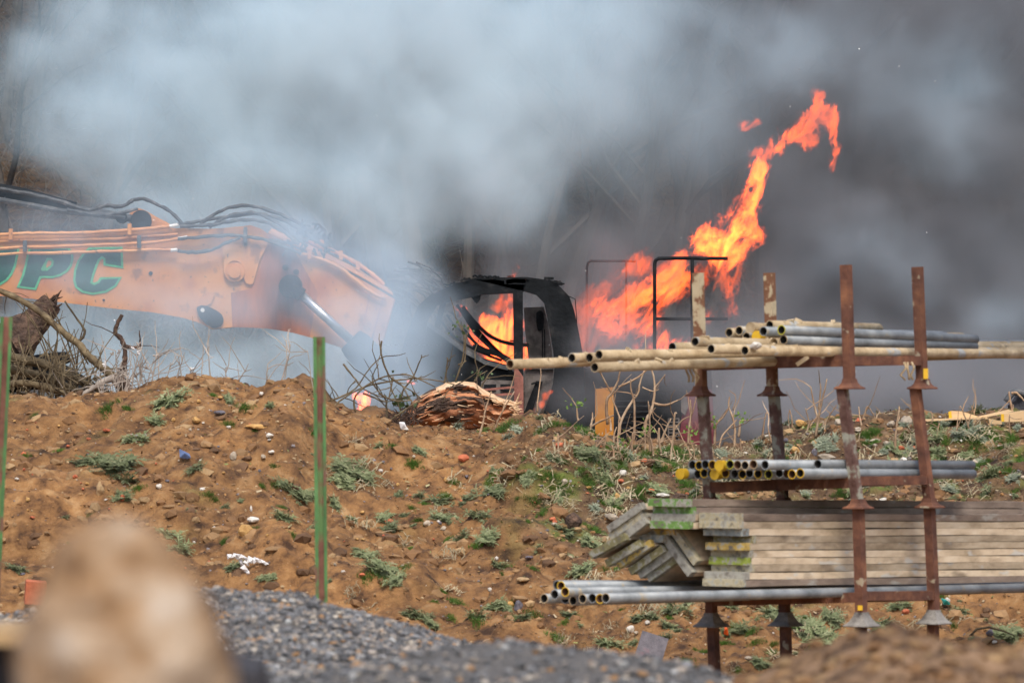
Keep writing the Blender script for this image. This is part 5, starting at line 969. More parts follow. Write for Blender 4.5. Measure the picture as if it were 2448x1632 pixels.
def plant(kind, px, py, rpx, label, group, seed, sy=1.0):
    rr = random.Random(seed); g = drop(px, py); k = g.y / F
    me, nm, cat, base = {'w': (rr.choice(WM), 'feathery_weed', 'weed', .105), 's': (rr.choice(SM), 'silver_weed', 'weed', .09), 'g': (rr.choice(TM), 'grass_tuft', 'grass tuft', .085), 'c': (rr.choice(CM), 'dead_clump', 'dead weed', .08)}[kind]
    o = bpy.data.objects.new(nm, me); COL.objects.link(o); o.location = g + Vector((0, 0, .004)); s_ = rpx * k / base; sy = rr.uniform(.38, .9) if kind in 'wgs' and sy == 1.0 else sy; o.scale = (s_ * rr.uniform(.95, 1.25), s_ * sy, s_ * rr.uniform(.8, 1.15))
    # follow the slope
    h = .06; gx_ = (ter(np.array([g.x + h]), np.array([g.y]))[0] - ter(np.array([g.x - h]), np.array([g.y]))[0]) / (2 * h); gy_ = (ter(np.array([g.x]), np.array([g.y + h]))[0] - ter(np.array([g.x]), np.array([g.y - h]))[0]) / (2 * h)
    nrm = Vector((-gx_, -gy_, 1)).normalized(); q = Vector((0, 0, 1)).rotation_difference(nrm) @ Matrix.Rotation(rr.gauss(0, .7), 3, 'Z').to_quaternion(); o.rotation_mode = 'QUATERNION'; o.rotation_quaternion = q
    return tag(o, label, cat, group)
LM = [(763, 1120, 'the middle green stake'), (16, 1000, 'the left green stake'), (270, 1118, 'the broad weed on the left bank'), (405, 966, 'the crest bump weed'), (590, 1265, 'the ochre lump'), (595, 1352, 'the white plastic scrap'), (443, 1092, 'the blue wrapper'), (275, 1290, 'the near rock'), (640, 925, 'the rounded left crest'), (1100, 970, 'the torn log'),
      (1107, 1092, 'the orange brick piece'), (1120, 1205, 'the mid bank weed'), (1165, 1295, 'the round mid bank weed'), (920, 1362, 'the weed streak'), (1240, 1035, 'the silvery cushion weed'), (1330, 1018, 'the green crest clump'), (1440, 1000, 'the amber panel'), (1490, 1128, 'the white angular stone'), (1372, 1243, 'the dark hollow clod'), (1600, 1120, 'the dense green patch'), (1629, 1132, 'the leftmost yellow cap'),
      (1500, 1290, 'the slipped boards'), (1350, 1430, 'the ends of the long tubes'), (1690, 1000, 'the leftmost rack post'), (1860, 1050, 'the second rack post'), (2030, 1050, 'the third rack post'), (2205, 1050, 'the fourth rack post'), (2166, 1005, 'the big crest stone'), (2274, 992, 'the sawn timber block'), (2375, 1045, 'the bright moss bank'), (2330, 1105, 'the ends of the short tubes'), (1556, 1590, 'the slate slab'),
      (1330, 1525, 'the dark green clump'), (995, 1475, 'the weed at the gravel edge'), (1700, 1495, 'the first grey foot cup'), (1878, 1495, 'the second grey foot cup'), (2060, 1495, 'the third grey foot cup'), (2232, 1490, 'the fourth grey foot cup'), (1900, 1530, 'the large weed under the rack'), (2200, 1520, 'the brown mound'), (1970, 1088, 'the broad brown stone')]
_used = set()
def nearby(what, px, py, size=None, rank=(.33, .66)):
    """a label that points at one thing by the landmark nearest to it"""
    c = sorted(LM, key=lambda l: math.hypot(l[0] - px, (l[1] - py) * 1.2))[:7]
    for dist in range(3):
        for x_, y_, nm in c:
            dx, dy = px - x_, py - y_; r_ = math.hypot(dx, dy)
            side = ('right of' if dx > 0 else 'left of') if abs(dx) > abs(dy) * 1.6 else (('below' if dy > 0 else 'above') if abs(dy) > abs(dx) * 1.6 else ('below right of' if dx > 0 else 'below left of') if dy > 0 else ('above right of' if dx > 0 else 'above left of'))
            far_ = 'just ' if r_ < 35 else ('' if r_ < 80 else ('some way ' if r_ < 150 else 'well '))
            t = '%s %s%s %s' % (what, far_, side, nm)
            if t not in _used: _used.add(t); return t
        what = ('another ', 'one more ', 'yet another ')[dist] + what.replace('another ', '').replace('one more ', '')
    return t
NAMED = [('w', 405, 966, 50, 'grey-green weed on the crest bump at the left'), ('w', 275, 1118, 62, 'broad grey-green weed in the middle of the left bank'), ('w', 215, 1108, 48, 'weed spreading left of the broad middle one'), ('w', 300, 1150, 45, 'drooping lower half of the broad left weed patch'), ('w', 835, 1130, 52, 'dark green weed right behind the middle stake'), ('w', 818, 1160, 40, 'weed below the dark one right of the middle stake'),
         ('w', 700, 1180, 48, 'grey weed left of the middle stake'), ('w', 735, 1190, 34, 'small weed touching the middle stake'), ('w', 405, 1285, 40, 'dark weed above the shoulder of the near rock'), ('w', 430, 1320, 40, 'dark weed hanging beside the near rock'), ('w', 870, 1330, 34, 'upper end of the weed streak right of the stake'), ('w', 910, 1362, 42, 'middle of the weed streak right of the stake'), ('w', 945, 1392, 32, 'lowest end of the weed streak right of the stake'),
         ('w', 1120, 1205, 48, 'grey weed in the middle of the bank'), ('w', 1145, 1235, 40, 'weed just below the middle bank weed'), ('w', 1165, 1295, 38, 'round weed with moss below it, mid bank'), ('w', 1180, 1180, 34, 'small weed above the mid bank weeds'), ('w', 995, 1475, 40, 'weed touching the edge of the gravel heap'), ('w', 1030, 1495, 30, 'small weed at the gravel edge'), ('s', 1240, 1035, 38, 'silvery cushion weed below the foot of the cab'), ('s', 1215, 1048, 26, 'small silvery weed left of the cushion one'), ('s', 1095, 1022, 26, 'silvery weed under the torn log'),
         ('w', 325, 1052, 34, 'thin weed halfway up the left bank'), ('w', 680, 1240, 30, 'weed bent against the slope left of the stake'), ('w', 560, 1360, 26, 'weed under the white plastic scrap'), ('w', 640, 1385, 24, 'weed near the foot of the middle stake'), ('w', 1900, 1500, 62, 'large grey-green weed under the rack, right of the second post'), ('w', 1955, 1530, 60, 'large grey weed lower under the rack'), ('w', 1860, 1470, 40, 'weed behind the second post foot'), ('w', 1985, 1480, 40, 'weed by the third foot cup'),
         ('w', 1820, 1590, 34, 'weed between the two left posts near the bottom'), ('w', 2410, 1520, 40, 'weed at the right edge above the brown mound'), ('w', 1530, 1480, 34, 'weed below the long tubes, left of the first foot'), ('w', 1450, 1545, 38, 'grey weed left of the dark slate'), ('w', 1600, 1500, 30, 'weed above the dark slate'), ('s', 2255, 1020, 30, 'silvery weed below the long sawn plank'), ('s', 2290, 1045, 34, 'silvery weed patch under the timbers'), ('s', 2335, 1035, 26, 'small silvery weed between the timbers and the moss'),
         ('s', 1965, 1062, 34, 'silvery weed just left of the third post'), ('s', 1990, 1075, 24, 'small silvery weed touching the third post'), ('s', 1885, 1015, 22, 'silvery weed on the crest right of the second post'), ('w', 1450, 1150, 34, 'pale weed left of the yellow cap'), ('w', 1400, 1090, 34, 'weed on the slope below the amber panel'), ('s', 1500, 1090, 34, 'silvery weed in the stubble left of the rack'), ('w', 2370, 975, 30, 'weed sprouting behind the timbers'), ('w', 2340, 985, 26, 'small weed behind the timber block'), ('s', 2395, 965, 26, 'silvery weed in front of the black pipe'),
         ('g', 255, 984, 40, 'bright moss streak below the left crest'), ('g', 305, 978, 22, 'small bright tuft beside the moss streak'), ('g', 85, 1000, 24, 'round green tuft at the upper left'), ('g', 500, 1190, 22, 'green tuft in the middle of the left bank'), ('g', 515, 1200, 16, 'tail of the left bank green tuft'), ('g', 655, 1118, 18, 'lone green tuft left of the middle stake'), ('g', 215, 1230, 16, 'green tuft above the near rock'), ('g', 585, 975, 24, 'green tuft near the crest, centre left'), ('g', 510, 948, 16, 'tiny tuft on the crest bump'), ('g', 1175, 1150, 30, 'moss streak above the mid bank weeds'), ('g', 1300, 1225, 24, 'moss patch left of the boards'),
         ('g', 1330, 1018, 26, 'bright green clump on the crest below the cab'), ('g', 1355, 1018, 20, 'green tuft beside the bright crest clump'), ('g', 1400, 1036, 34, 'bright green moss left of the amber panel'), ('g', 1375, 1010, 18, 'small moss spot by the pale sprout stem'), ('g', 1350, 1052, 26, 'low moss below the bright crest clump'), ('g', 1210, 1025, 36, 'moss strip below the torn log'), ('g', 1165, 1032, 22, 'moss at the end of the torn log'), ('g', 1600, 1120, 46, 'dense green patch left of the second tier tubes'), ('g', 1640, 1160, 40, 'dense green patch under the yellow cap'), ('g', 1560, 1110, 40, 'green patch at the left of the dense growth'), ('g', 1590, 1085, 36, 'green patch above the dense growth'),
         ('g', 1630, 1100, 34, 'green tuft touching the first post'), ('g', 1480, 1085, 20, 'green tuft left of the stubble'), ('g', 2375, 1045, 40, 'bright moss bank at the right'), ('g', 2330, 1058, 34, 'left end of the bright moss bank'), ('g', 2415, 1055, 26, 'right end of the bright moss bank'), ('g', 2415, 1012, 26, 'moss in front of the thick sawn beam'), ('g', 2260, 1062, 22, 'moss right of the fourth post'), ('g', 2350, 1112, 30, 'moss tuft right of the short tubes'), ('g', 2400, 1132, 28, 'moss tuft at the right edge, mid bank'), ('g', 2440, 1105, 26, 'moss tuft cut by the right edge'), ('g', 1330, 1525, 30, 'dark green clump above the gravel, centre'),
         ('g', 1145, 1305, 26, 'moss below the round mid bank weed'), ('g', 1090, 1440, 26, 'green patch low on the centre bank'), ('g', 1060, 1420, 20, 'green patch just above the low one'), ('g', 1140, 1490, 30, 'green clump by the gravel edge'), ('g', 1225, 1478, 20, 'green clump left of the long tubes'), ('g', 1640, 1585, 22, 'green tuft right of the dark slate'), ('g', 1730, 1540, 24, 'green tuft by the first post base'), ('g', 1850, 1545, 24, 'green tuft left of the second post base'), ('g', 2280, 1500, 24, 'green tuft left of the fourth foot cup'), ('g', 1920, 1478, 22, 'green patch beside the second post cup'), ('g', 1440, 1205, 16, 'tuft near the dark clod')]
for i, (k_, x_, y_, r_, lab) in enumerate(NAMED): plant(k_, x_, y_, r_, lab, None, 900 + i)
rr = random.Random(5); cnt = 0
ZON = [('w', 75, 1280, 2440, 'crest', 'weed among many on the upper bank right of the cab'), ('s', 60, 1420, 2440, 'crest', 'small silvery weed among many on the upper right bank'), ('g', 115, 1280, 2440, 'crest', 'small moss spot among many on the upper right bank'), ('c', 75, 1280, 2440, 'crest', 'dead yellowish weed among many on the upper right bank'),
       ('w', 34, 850, 1440, 'mid', 'small weed among many on the centre bank'), ('g', 50, 850, 1640, 'mid', 'small moss spot among many on the centre bank'), ('c', 40, 780, 1640, 'mid', 'withered clump among many on the centre bank'), ('w', 16, 20, 900, 'all', 'small grey weed among a few on the bare left bank'), ('g', 20, 20, 900, 'all', 'tiny moss spot among a few on the bare left bank'),
       ('w', 34, 1300, 2440, 'low', 'small weed among many on the ground under the rack'), ('g', 30, 1300, 2440, 'low', 'moss spot among many on the ground under the rack'), ('c', 26, 1300, 2440, 'low', 'withered clump among many on the ground under the rack')]
for k_, n_, x0, x1, z_, lab in ZON:
    for i in range(n_):
        x_ = rr.uniform(x0, x1); r0 = gx(x_)
        y_ = {'crest': r0 + 8 + 190 * rr.random() ** 1.5, 'mid': rr.uniform(max(r0 + 40, 1060 + (x_ - 1000) * .1), 1480), 'all': rr.uniform(r0 + 30, 1400), 'low': rr.uniform(1400, 1620)}[z_]
        q_ = {'w': 10 + 34 * rr.random() ** 1.8, 's': rr.uniform(14, 30), 'g': rr.uniform(10, 30), 'c': rr.uniform(18, 40)}[k_]; bs = {'w': 'grey-green weed', 's': 'silvery weed', 'g': 'moss spot', 'c': 'withered clump'}[k_]
        plant(k_, x_, y_, q_, nearby(('small ' if q_ < 22 else 'larger ') + bs, x_, y_), lab.replace('weed among', 'weeds,').replace('spot among', 'spots,').replace('clump among', 'clumps,'), 2000 + cnt); cnt += 1
        continue
        plant(k_, x_, y_, {'w': rr.uniform(13, 32), 's': rr.uniform(12, 26), 'g': rr.uniform(8, 24), 'c': rr.uniform(16, 34)}[k_], lab, lab.replace('weed among', 'weeds,').replace('spot among', 'spots,').replace('clump among', 'clumps,'), 2000 + cnt); cnt += 1

# fine litter: curled dead leaves, straw and chips
rg = np.random.default_rng(17); n = 15000
px = rg.uniform(300, 2480, n); y = 31.2 + 6.6 * rg.random(n) ** .7; x = (px - 1224) * y / F; dens = np.clip((px - 700) / 700, .12, 1) * np.where(y > 34.5, 1.0, .55); kp = rg.random(n) < dens; x, y = x[kp], y[kp]; n = len(x); z = ter(x, y)
L = rg.uniform(.01, .035, n); w = rg.uniform(.0015, .006, n); a = rg.uniform(0, 6.283, n); e = rg.normal(0, .35, n); c0 = np.stack([x, y, z + .004 + .006 * rg.random(n)], -1); d = np.stack([np.cos(a) * np.cos(e), np.sin(a) * np.cos(e), np.abs(np.sin(e))], -1); s_ = np.stack([-np.sin(a), np.cos(a), rg.normal(0, .6, n)], -1)
V = np.stack([c0 - s_ * w[:, None], c0 + s_ * w[:, None], c0 + d * L[:, None] + s_ * w[:, None] * .7, c0 + d * L[:, None] - s_ * w[:, None] * .7], 1)
LP_ = [(1.0, 1.0, 1.0, 4), (.55, .45, .36, 4), (.55, .75, .40, 3), (.30, .22, .18, 3), (.75, .85, .70, 2)]
C4 = np.repeat(np.concatenate([pick(LP_, n, rg), np.ones((n, 1))], 1), 4, 0); tag(mesh_np('plant_litter', V.reshape(-1, 3), np.arange(n * 4).reshape(-1, 4), M['straw'], C4, False), kind='stuff')

# stones and rubbish one can pick out
def stone_at(px, py, r, mat, label, seed, cat='stone', squash=.7, wide=1.0, sub=2):
    g = drop(px, py + r * .6); k = g.y / F; o = lump_mesh('stone' if cat == 'stone' else cat.replace(' ', '_'), g + Vector((0, -.01, r * k * .35)), (r * k * wide, r * k * .9, r * k * squash), M[mat], seed, sub); o.rotation_euler = (0, 0, random.Random(seed).uniform(0, 6)); return tag(o, label, cat)
STN = [(590, 1265, 22, 'ochre_stone', 'ochre lump of stone, largest on the left bank', .8, 1.1), (607, 1238, 15, 'pale_stone', 'pale stone directly above the ochre lump', .6, 1.2), (512, 1262, 9, 'pale_stone', 'white chip left of the ochre lump', .6, 1), (600, 1215, 7, 'pale_stone', 'thin white sliver above the pale stone', 1.2, .5), (646, 1040, 10, 'pale_stone', 'white stone high on the left bank by the stake', .6, 1.1), (624, 945, 7, 'pale_stone', 'white pebble on the crest left of the stake', .7, 1), (547, 1020, 6, 'pale_stone', 'small white pebble on the upper left bank', .8, 1),
       (525, 985, 12, 'slate', 'grey flat stone near the crest', .5, 1.3), (455, 1027, 6, 'stone', 'greenish flat chip on the upper bank', .8, .8), (615, 1015, 16, 'ochre_stone', 'tan elongated clod on the upper bank', .5, 1.6), (470, 1003, 12, 'ochre_stone', 'tan curled clod near the crest bump', .7, 1.1), (558, 1090, 10, 'stone', 'tan stone right of the blue wrapper', 1.1, .8), (630, 1092, 8, 'stone', 'ochre pebble left of the stake, mid bank', .8, 1), (648, 1080, 7, 'pale_stone', 'white pebble beside the ochre one', .6, 1.2),
       (380, 1160, 9, 'pale_stone', 'cream pebble right of the torn paper', .7, 1), (484, 1168, 6, 'pale_stone', 'cream pebble in the middle of the left bank', .9, 1), (240, 1172, 12, 'beige', 'pale fallen scrap of bark on the left bank', 1.6, .9), (294, 1188, 9, 'brick', 'red brick crumb beside the pale scrap', .8, .9), (180, 1138, 7, 'brick', 'red brick chip on the left bank', .8, 1), (80, 1133, 6, 'brick', 'orange chip near the left stake', .7, 1), (163, 1066, 6, 'brick', 'tiny orange chip high on the left', .5, 1.1), (347, 1194, 5, 'pale_stone', 'tiny white pebble left of centre', .8, 1), (67, 1193, 6, 'ochre_stone', 'ochre pebble by the left stake', 1, .8),
       (255, 1028, 7, 'brick', 'dull red chip below the left moss streak', .6, 1.2), (400, 1148, 6, 'slate', 'blue-grey chip above the cream pebble', .6, 1), (1107, 1092, 14, 'brick', 'orange brick piece in the centre of the upper bank', .7, 1.2), (1335, 1062, 13, 'brick', 'red brick half buried on the crest right of centre', .7, 1), (1350, 1150, 9, 'stone', 'tan pebble on the centre bank', .7, 1), (1490, 1128, 10, 'pale_stone', 'white angular stone on the bank left of the rack', .8, 1), (1484, 1150, 8, 'brick', 'orange chip below the white angular stone', .6, 1.2), (1558, 1170, 10, 'brick', 'orange chip above the board pile', .6, 1.1), (1540, 1100, 10, 'brick', 'dark red stone in the green patch', .7, 1.1),
       (1630, 1185, 20, 'darkbark', 'dark red-brown clod behind the top boards', .6, 1.4), (1585, 1180, 14, 'pale_stone', 'whitish chalky rubble behind the top boards', .4, 1.6), (1476, 1188, 11, 'ochre_stone', 'square tan stone in a dead weed above the boards', 1, .8), (1460, 1232, 16, 'stone', 'pinkish broken stone left of the slipped boards', .7, 1.1), (1372, 1243, 24, 'darkbark', 'dark hollow-looking clod on the centre bank', .9, 1.1), (1320, 1243, 8, 'brick', 'bright orange chip left of the dark clod', .7, 1.1), (1292, 1305, 9, 'ochre_stone', 'yellow pebble on the centre bank', 1, 1), (1265, 1330, 10, 'slate', 'dark stone left of the yellow pebble', .5, 1.2),
       (1060, 1262, 9, 'stone', 'pinkish stone below the mid bank weed', .9, .9), (1325, 1250, 7, 'stone', 'grey pebble by the orange chip', .6, 1), (1170, 1410, 5, 'pale_stone', 'white pebble low on the centre bank', 1, 1), (1240, 1447, 14, 'slate', 'grey stone near the left ends of the long tubes', 1.1, .9), (1220, 1445, 9, 'ochre_stone', 'ochre stone touching the grey one', 1, .8), (1250, 1382, 16, 'beige', 'tan wood chip lying across the centre bank', .4, 1.6), (1507, 1500, 11, 'pale_stone', 'white stone above the dark slate', .9, .9), (1548, 1486, 7, 'pale_stone', 'small white stone right of the larger white one', .8, .9), (1520, 1512, 7, 'stone', 'grey pebble under the white stone', .7, 1),
       (2166, 1005, 17, 'stone', 'big grey-white stone on the crest left of the fourth post', .95, 1.1), (2130, 1012, 12, 'stone', 'low grey stone beside the big crest stone', .6, 1.4), (2052, 1004, 10, 'brick', 'orange brick piece on the crest right of the third post', .8, 1.2), (2002, 1010, 12, 'stone', 'pinkish stone behind the third post', 1, .8), (2050, 1025, 11, 'stone', 'cream flat stone right of the third post', .6, 1.3), (2092, 1050, 12, 'stone', 'pale flat stone on the bank between the right posts', .5, 1.4), (2120, 1058, 10, 'stone', 'pinkish flat stone beside the pale one', .5, 1.3), (1900, 1076, 12, 'ochre_stone', 'ochre stone right of the second post', .8, 1), (1970, 1088, 20, 'stone', 'broad brown stone above the short tubes', .5, 1.4),
       (1947, 1080, 9, 'slate', 'dark slate splinter left of the broad stone', 1.1, .7), (1915, 1012, 14, 'ochre_stone', 'brown block on the crest right of the second post', .8, 1), (1838, 1040, 9, 'pale_stone', 'white stone on the crest left of the second post', .4, 1.6), (2330, 1105, 9, 'stone', 'cream stone just past the short tubes', 1, .8), (2444, 1140, 7, 'stone', 'cream pebble at the right edge', .7, 1.1), (2155, 1070, 8, 'brick', 'orange chip between the right posts', .8, .9), (2185, 1070, 5, 'brick', 'small orange chip touching the fourth post', .8, .9), (2112, 1192, 11, 'pale_stone', 'white scrap on the soil above the boards', .5, 1.5), (2160, 1096, 12, 'pale_stone', 'grey-white stone above the short tubes at right', .5, 1.4),
       (2365, 1510, 10, 'slate', 'grey rounded stone by the bent root on the right', .9, 1), (2378, 1532, 6, 'pale_stone', 'white chip above the brown mound', .7, 1), (2265, 1435, 9, 'pale_stone', 'cream stone under the boards, right of the last post', .9, .8), (2165, 1460, 9, 'brick', 'dull red stone under the boards at right', .7, 1.2), (2252, 1485, 11, 'brick', 'dark red brick piece by the fourth foot cup', .8, 1.3), (1862, 1590, 7, 'pale_stone', 'white scrap at the base of the second post', 1.2, .6), (1790, 1570, 10, 'stone', 'grey stone between the two left posts', .5, 1.4), (760, 1345, 8, 'pale_stone', 'white pebble right of the stake', .8, 1), (910, 1125, 6, 'pale_stone', 'cream pebble upper centre', .8, 1),
       (972, 1026, 6, 'pale_stone', 'small white chalky stone left of the torn log', .5, 1.4), (865, 1372, 8, 'brick', 'orange chip right of the stake foot', .6, 1), (1020, 1250, 10, 'stone', 'brown-grey stone mid bank', .8, 1), (930, 1248, 8, 'brick', 'reddish chip mid bank', .7, 1.2)]
for i, (x_, y_, r_, m_, lab, sq, wd_) in enumerate(STN): stone_at(x_, y_, r_, m_, lab, 700 + i, squash=sq, wide=wd_)
rr = random.Random(9); zn = [('small pale stone among many on the left bank', 20, 900, ['pale_stone', 'stone', 'ochre_stone', 'ochre_stone', 'brick']), ('small stone among many on the centre bank', 900, 1500, ['stone', 'ochre_stone', 'slate', 'pale_stone', 'brick']), ('small stone among many on the rubbly right bank', 1500, 2440, ['stone', 'stone', 'slate', 'pale_stone', 'ochre_stone', 'brick'])]
for lab, x0, x1, ms_ in zn:
    for i in range(42):
        x_ = rr.uniform(x0, x1); y_ = rr.uniform(gx(x_) + 15, 1380 if x0 < 1400 else 1190); mm_ = rr.choice(ms_); q_ = 3 + 4.5 * rr.random() ** 1.6; stone_at(x_, y_, q_, mm_, nearby(('tiny ' if q_ < 5.2 else 'small ') + {'pale_stone': 'white stone', 'stone': 'tan stone', 'ochre_stone': 'ochre stone', 'slate': 'dark stone', 'brick': 'orange brick chip'}[mm_], x_, y_), 3000 + i + x0, squash=rr.uniform(.5, .9), wide=rr.uniform(.8, 1.4), sub=1)['group'] = lab.replace('small', 'small loose').replace('stone among many', 'stones')

def drape(name, pts, px0, py0, k, mat, label, cat, lift=.02, seed=1, depth=.04):
    """crumpled scrap: outline in px round (px0,py0), stands up off the slope"""
    rr = random.Random(seed); g = drop(px0, py0); kk = g.y / F; mb = MB(); n_ = len(pts); V = []
    for (a, c) in pts: V.append(Vector(((a - px0) * kk, -(py0 - c) * -0.0 + (py0 - c) * kk * .6 - .03 + rr.uniform(-depth, depth) * .3, (py0 - c) * kk + lift * rr.random())))
    c = sum(V, Vector()) / n_ + Vector((0, -.03, .012)); V = [g + v for v in V]; c = g + c
    for i in range(n_): mb.add([V[i], V[(i + 1) % n_], c], [(0, 1, 2)])
    o = mb.build(name, mat, None, loc=g); sm = o.modifiers.new('t', 'SOLIDIFY'); sm.thickness = .004; return tag(o, label, cat)
g = drop(600, 1350); kk = g.y / F; mb = MB(); rr = random.Random(12)
def ribbon(pts, w0):
    for i in range(len(pts) - 1):
        (a, c), (d_, e_) = pts[i], pts[i + 1]; A = Vector(((a - 600) * kk, -.035 + rr.uniform(-.02, .01), (1350 - c) * kk)); B = Vector(((d_ - 600) * kk, -.035 + rr.uniform(-.02, .01), (1350 - e_) * kk)); w_ = w0 * kk * rr.uniform(.5, 1.1); n_ = (B - A).cross(Vector((0, 1, 0))).normalized() * w_; m_ = (A + B) / 2 + Vector((0, -.02, 0)) + n_ * rr.uniform(-.5, .5)
        mb.add([g + v for v in (A - n_, A + n_, B + n_ * .7, B - n_ * .7, m_)], [(0, 4, 3), (0, 1, 4), (1, 2, 4), (2, 3, 4)])
ribbon([(544, 1330), (556, 1328), (568, 1332), (580, 1335)], 7); ribbon([(558, 1326), (575, 1328), (592, 1336), (606, 1340), (618, 1338)], 9); ribbon([(575, 1338), (580, 1352), (590, 1364), (602, 1376), (610, 1386)], 8); ribbon([(606, 1336), (622, 1340), (636, 1346), (648, 1356), (656, 1368)], 7); ribbon([(636, 1345), (648, 1350), (660, 1362)], 4); ribbon([(584, 1340), (596, 1352)], 6)
tag(mb.build('plastic_scrap', M['rag'], None, loc=g), 'torn white plastic scrap lying on the lower left bank', 'plastic scrap')
None and drape('plastic_scrap', [(542, 1330)], 595, 1352, 1, M['rag'], 'torn white plastic scrap lying on the lower left bank', 'plastic scrap')
drape('wrapper', [(430, 1082), (452, 1088), (456, 1098), (448, 1102), (432, 1094)], 443, 1092, 1, M['blue'], 'blue wrapper lying on the left bank', 'wrapper')
drape('paper_scrap', [(955, 1016), (966, 1012), (972, 1028), (978, 1034), (960, 1026)], 966, 1024, 1, M['rag'], 'white scrap at the foot of the brambles', 'paper scrap')
drape('plastic_strip', [(2250, 1437), (2256, 1436), (2270, 1446), (2268, 1450), (2256, 1444)], 2260, 1443, 1, M['tealp'], 'teal plastic strip under the boards right of the last post', 'plastic strip')
drape('orange_tag', [(1733, 1506), (1738, 1506), (1740, 1522), (1731, 1522)], 1736, 1514, 1, M['tagor'], 'small bright orange tag by the first foot cup', 'tag')
g = drop(1556, 1590); mb = MB(); c = g + Vector((0, -.05, .09)); mb.box(c, (.075, .012, .085), rotm(math.radians(-25), math.radians(18), 0)); tag(mb.build('slate_slab', M['slate'], None, loc=g), 'dark broken slate slab standing in the soil above the gravel', 'slate')
for (x0, y0, x1, y1, lab) in ((60, 1388, 108, 1442, 'orange brick half at the lower left by the near rock'), (22, 1472, 64, 1500, 'orange brick corner below the other one at lower left')):
    D_ = drop((x0 + x1) / 2, y1 - 4).y - .05; mb = MB(); c = W((x0 + x1) / 2, (y0 + y1) / 2, D_); mb.box(c, ((x1 - x0) / 2 * D_ / F, .05, (y1 - y0) / 2 * D_ / F), rotm(.1, .08, .15)); tag(mb.build('brick_piece', M['brick'], None, loc=c), lab, 'brick')
g = drop(2340, 1520); mb = MB(); mb.tube([W(2318, 1520, g.y), W(2335, 1503, g.y), W(2365, 1498, g.y), W(2400, 1508, g.y), W(2425, 1518, g.y)], [.006, .008, .008, .006, .003], 6); tag(mb.build('bent_root', M['bark'], None, True, loc=g), 'bent root arching over the soil right of the rack', 'root')

# ================================================================== fire and smoke
class GN:
    def __init__(s, name):
        s.g = bpy.data.node_groups.new(name, 'GeometryNodeTree'); s.g.interface.new_socket('Geometry', in_out='OUTPUT', socket_type='NodeSocketGeometry')
        s.N = s.g.nodes; s.L = s.g.links; s.out = s.N.new('NodeGroupOutput'); s.pos = s.N.new('GeometryNodeInputPosition').outputs[0]
    def vm(s, op, a, b=None):
        q = s.N.new('ShaderNodeVectorMath'); q.operation = op
        for i, v in enumerate((a, b)):
            if v is None: continue
            if isinstance(v, (tuple, list, Vector)): q.inputs[i].default_value = tuple(v)
            elif isinstance(v, float): q.inputs['Scale'].default_value = v
            else: s.L.new(v, q.inputs[i])
        return q.outputs['Value'] if op == 'LENGTH' else q.outputs[0]
    def mt(s, op, a, b=None, c=None):
        q = s.N.new('ShaderNodeMath'); q.operation = op
        for i, v in enumerate((a, b, c)):
            if v is None: continue
            if isinstance(v, (int, float)): q.inputs[i].default_value = v
            else: s.L.new(v, q.inputs[i])
        return q.outputs[0]
    def noise(s, vec, sc, det, rough=.55, col=False):
        q = s.N.new('ShaderNodeTexNoise'); q.inputs['Scale'].default_value = sc; q.inputs['Detail'].default_value = det; q.inputs['Roughness'].default_value = rough; s.L.new(vec, q.inputs['Vector']); return q.outputs['Color' if col else 0]
    def blobs(s, P, bl):
        acc = None
        for (px, py, D, rx, ry, rz, wt) in bl:
            l = s.vm('LENGTH', s.vm('DIVIDE', s.vm('SUBTRACT', P, W(px, py, D)), (rx, ry, rz)))
            mr = s.N.new('ShaderNodeMapRange'); mr.interpolation_type = 'SMOOTHSTEP'; s.L.new(l, mr.inputs[0])
            for i, v in ((1, 0), (2, 1), (3, wt), (4, 0)): mr.inputs[i].default_value = v
            acc = mr.outputs[0] if acc is None else s.mt('ADD', acc, mr.outputs[0])
        return acc
    def finish(s, name, d, bmin, bmax, vox, mat, iso=None, fade=0.0):
        vc = s.N.new('GeometryNodeVolumeCube'); s.L.new(d, vc.inputs[0]); vc.inputs['Min'].default_value = bmin; vc.inputs['Max'].default_value = bmax
        for k, i in zip('XYZ', range(3)): vc.inputs['Resolution ' + k].default_value = int((bmax[i] - bmin[i]) / vox)
        o = vc.outputs[0]
        if iso is not None: v2 = s.N.new('GeometryNodeVolumeToMesh'); s.L.new(o, v2.inputs[0]); v2.inputs['Threshold'].default_value = iso; o = v2.outputs[0]
        sm = s.N.new('GeometryNodeSetMaterial'); sm.inputs['Material'].default_value = mat; s.L.new(o, sm.inputs[0]); s.L.new(sm.outputs[0], s.out.inputs[0])
        me = bpy.data.meshes.new(name); me.materials.append(mat); ob = bpy.data.objects.new(name, me); COL.objects.link(ob); md = ob.modifiers.new('field', 'NODES'); md.node_group = s.g; return ob

def firemat(name, strength, col=(1, .118, .012), absb=0.0):
    m = bpy.data.materials.new(name); m.use_nodes = True; N = m.node_tree.nodes; N.clear(); o = N.new('ShaderNodeOutputMaterial'); em = N.new('ShaderNodeEmission'); em.inputs[0].default_value = (*col, 1); em.inputs[1].default_value = strength
    if absb:
        ab = N.new('ShaderNodeVolumeAbsorption'); ab.inputs[0].default_value = (.3, .05, .05, 1); ab.inputs[1].default_value = absb; ad = N.new('ShaderNodeAddShader'); m.node_tree.links.new(em.outputs[0], ad.inputs[0]); m.node_tree.links.new(ab.outputs[0], ad.inputs[1]); m.node_tree.links.new(ad.outputs[0], o.inputs['Volume'])
    else: m.node_tree.links.new(em.outputs[0], o.inputs['Volume'])
    return m

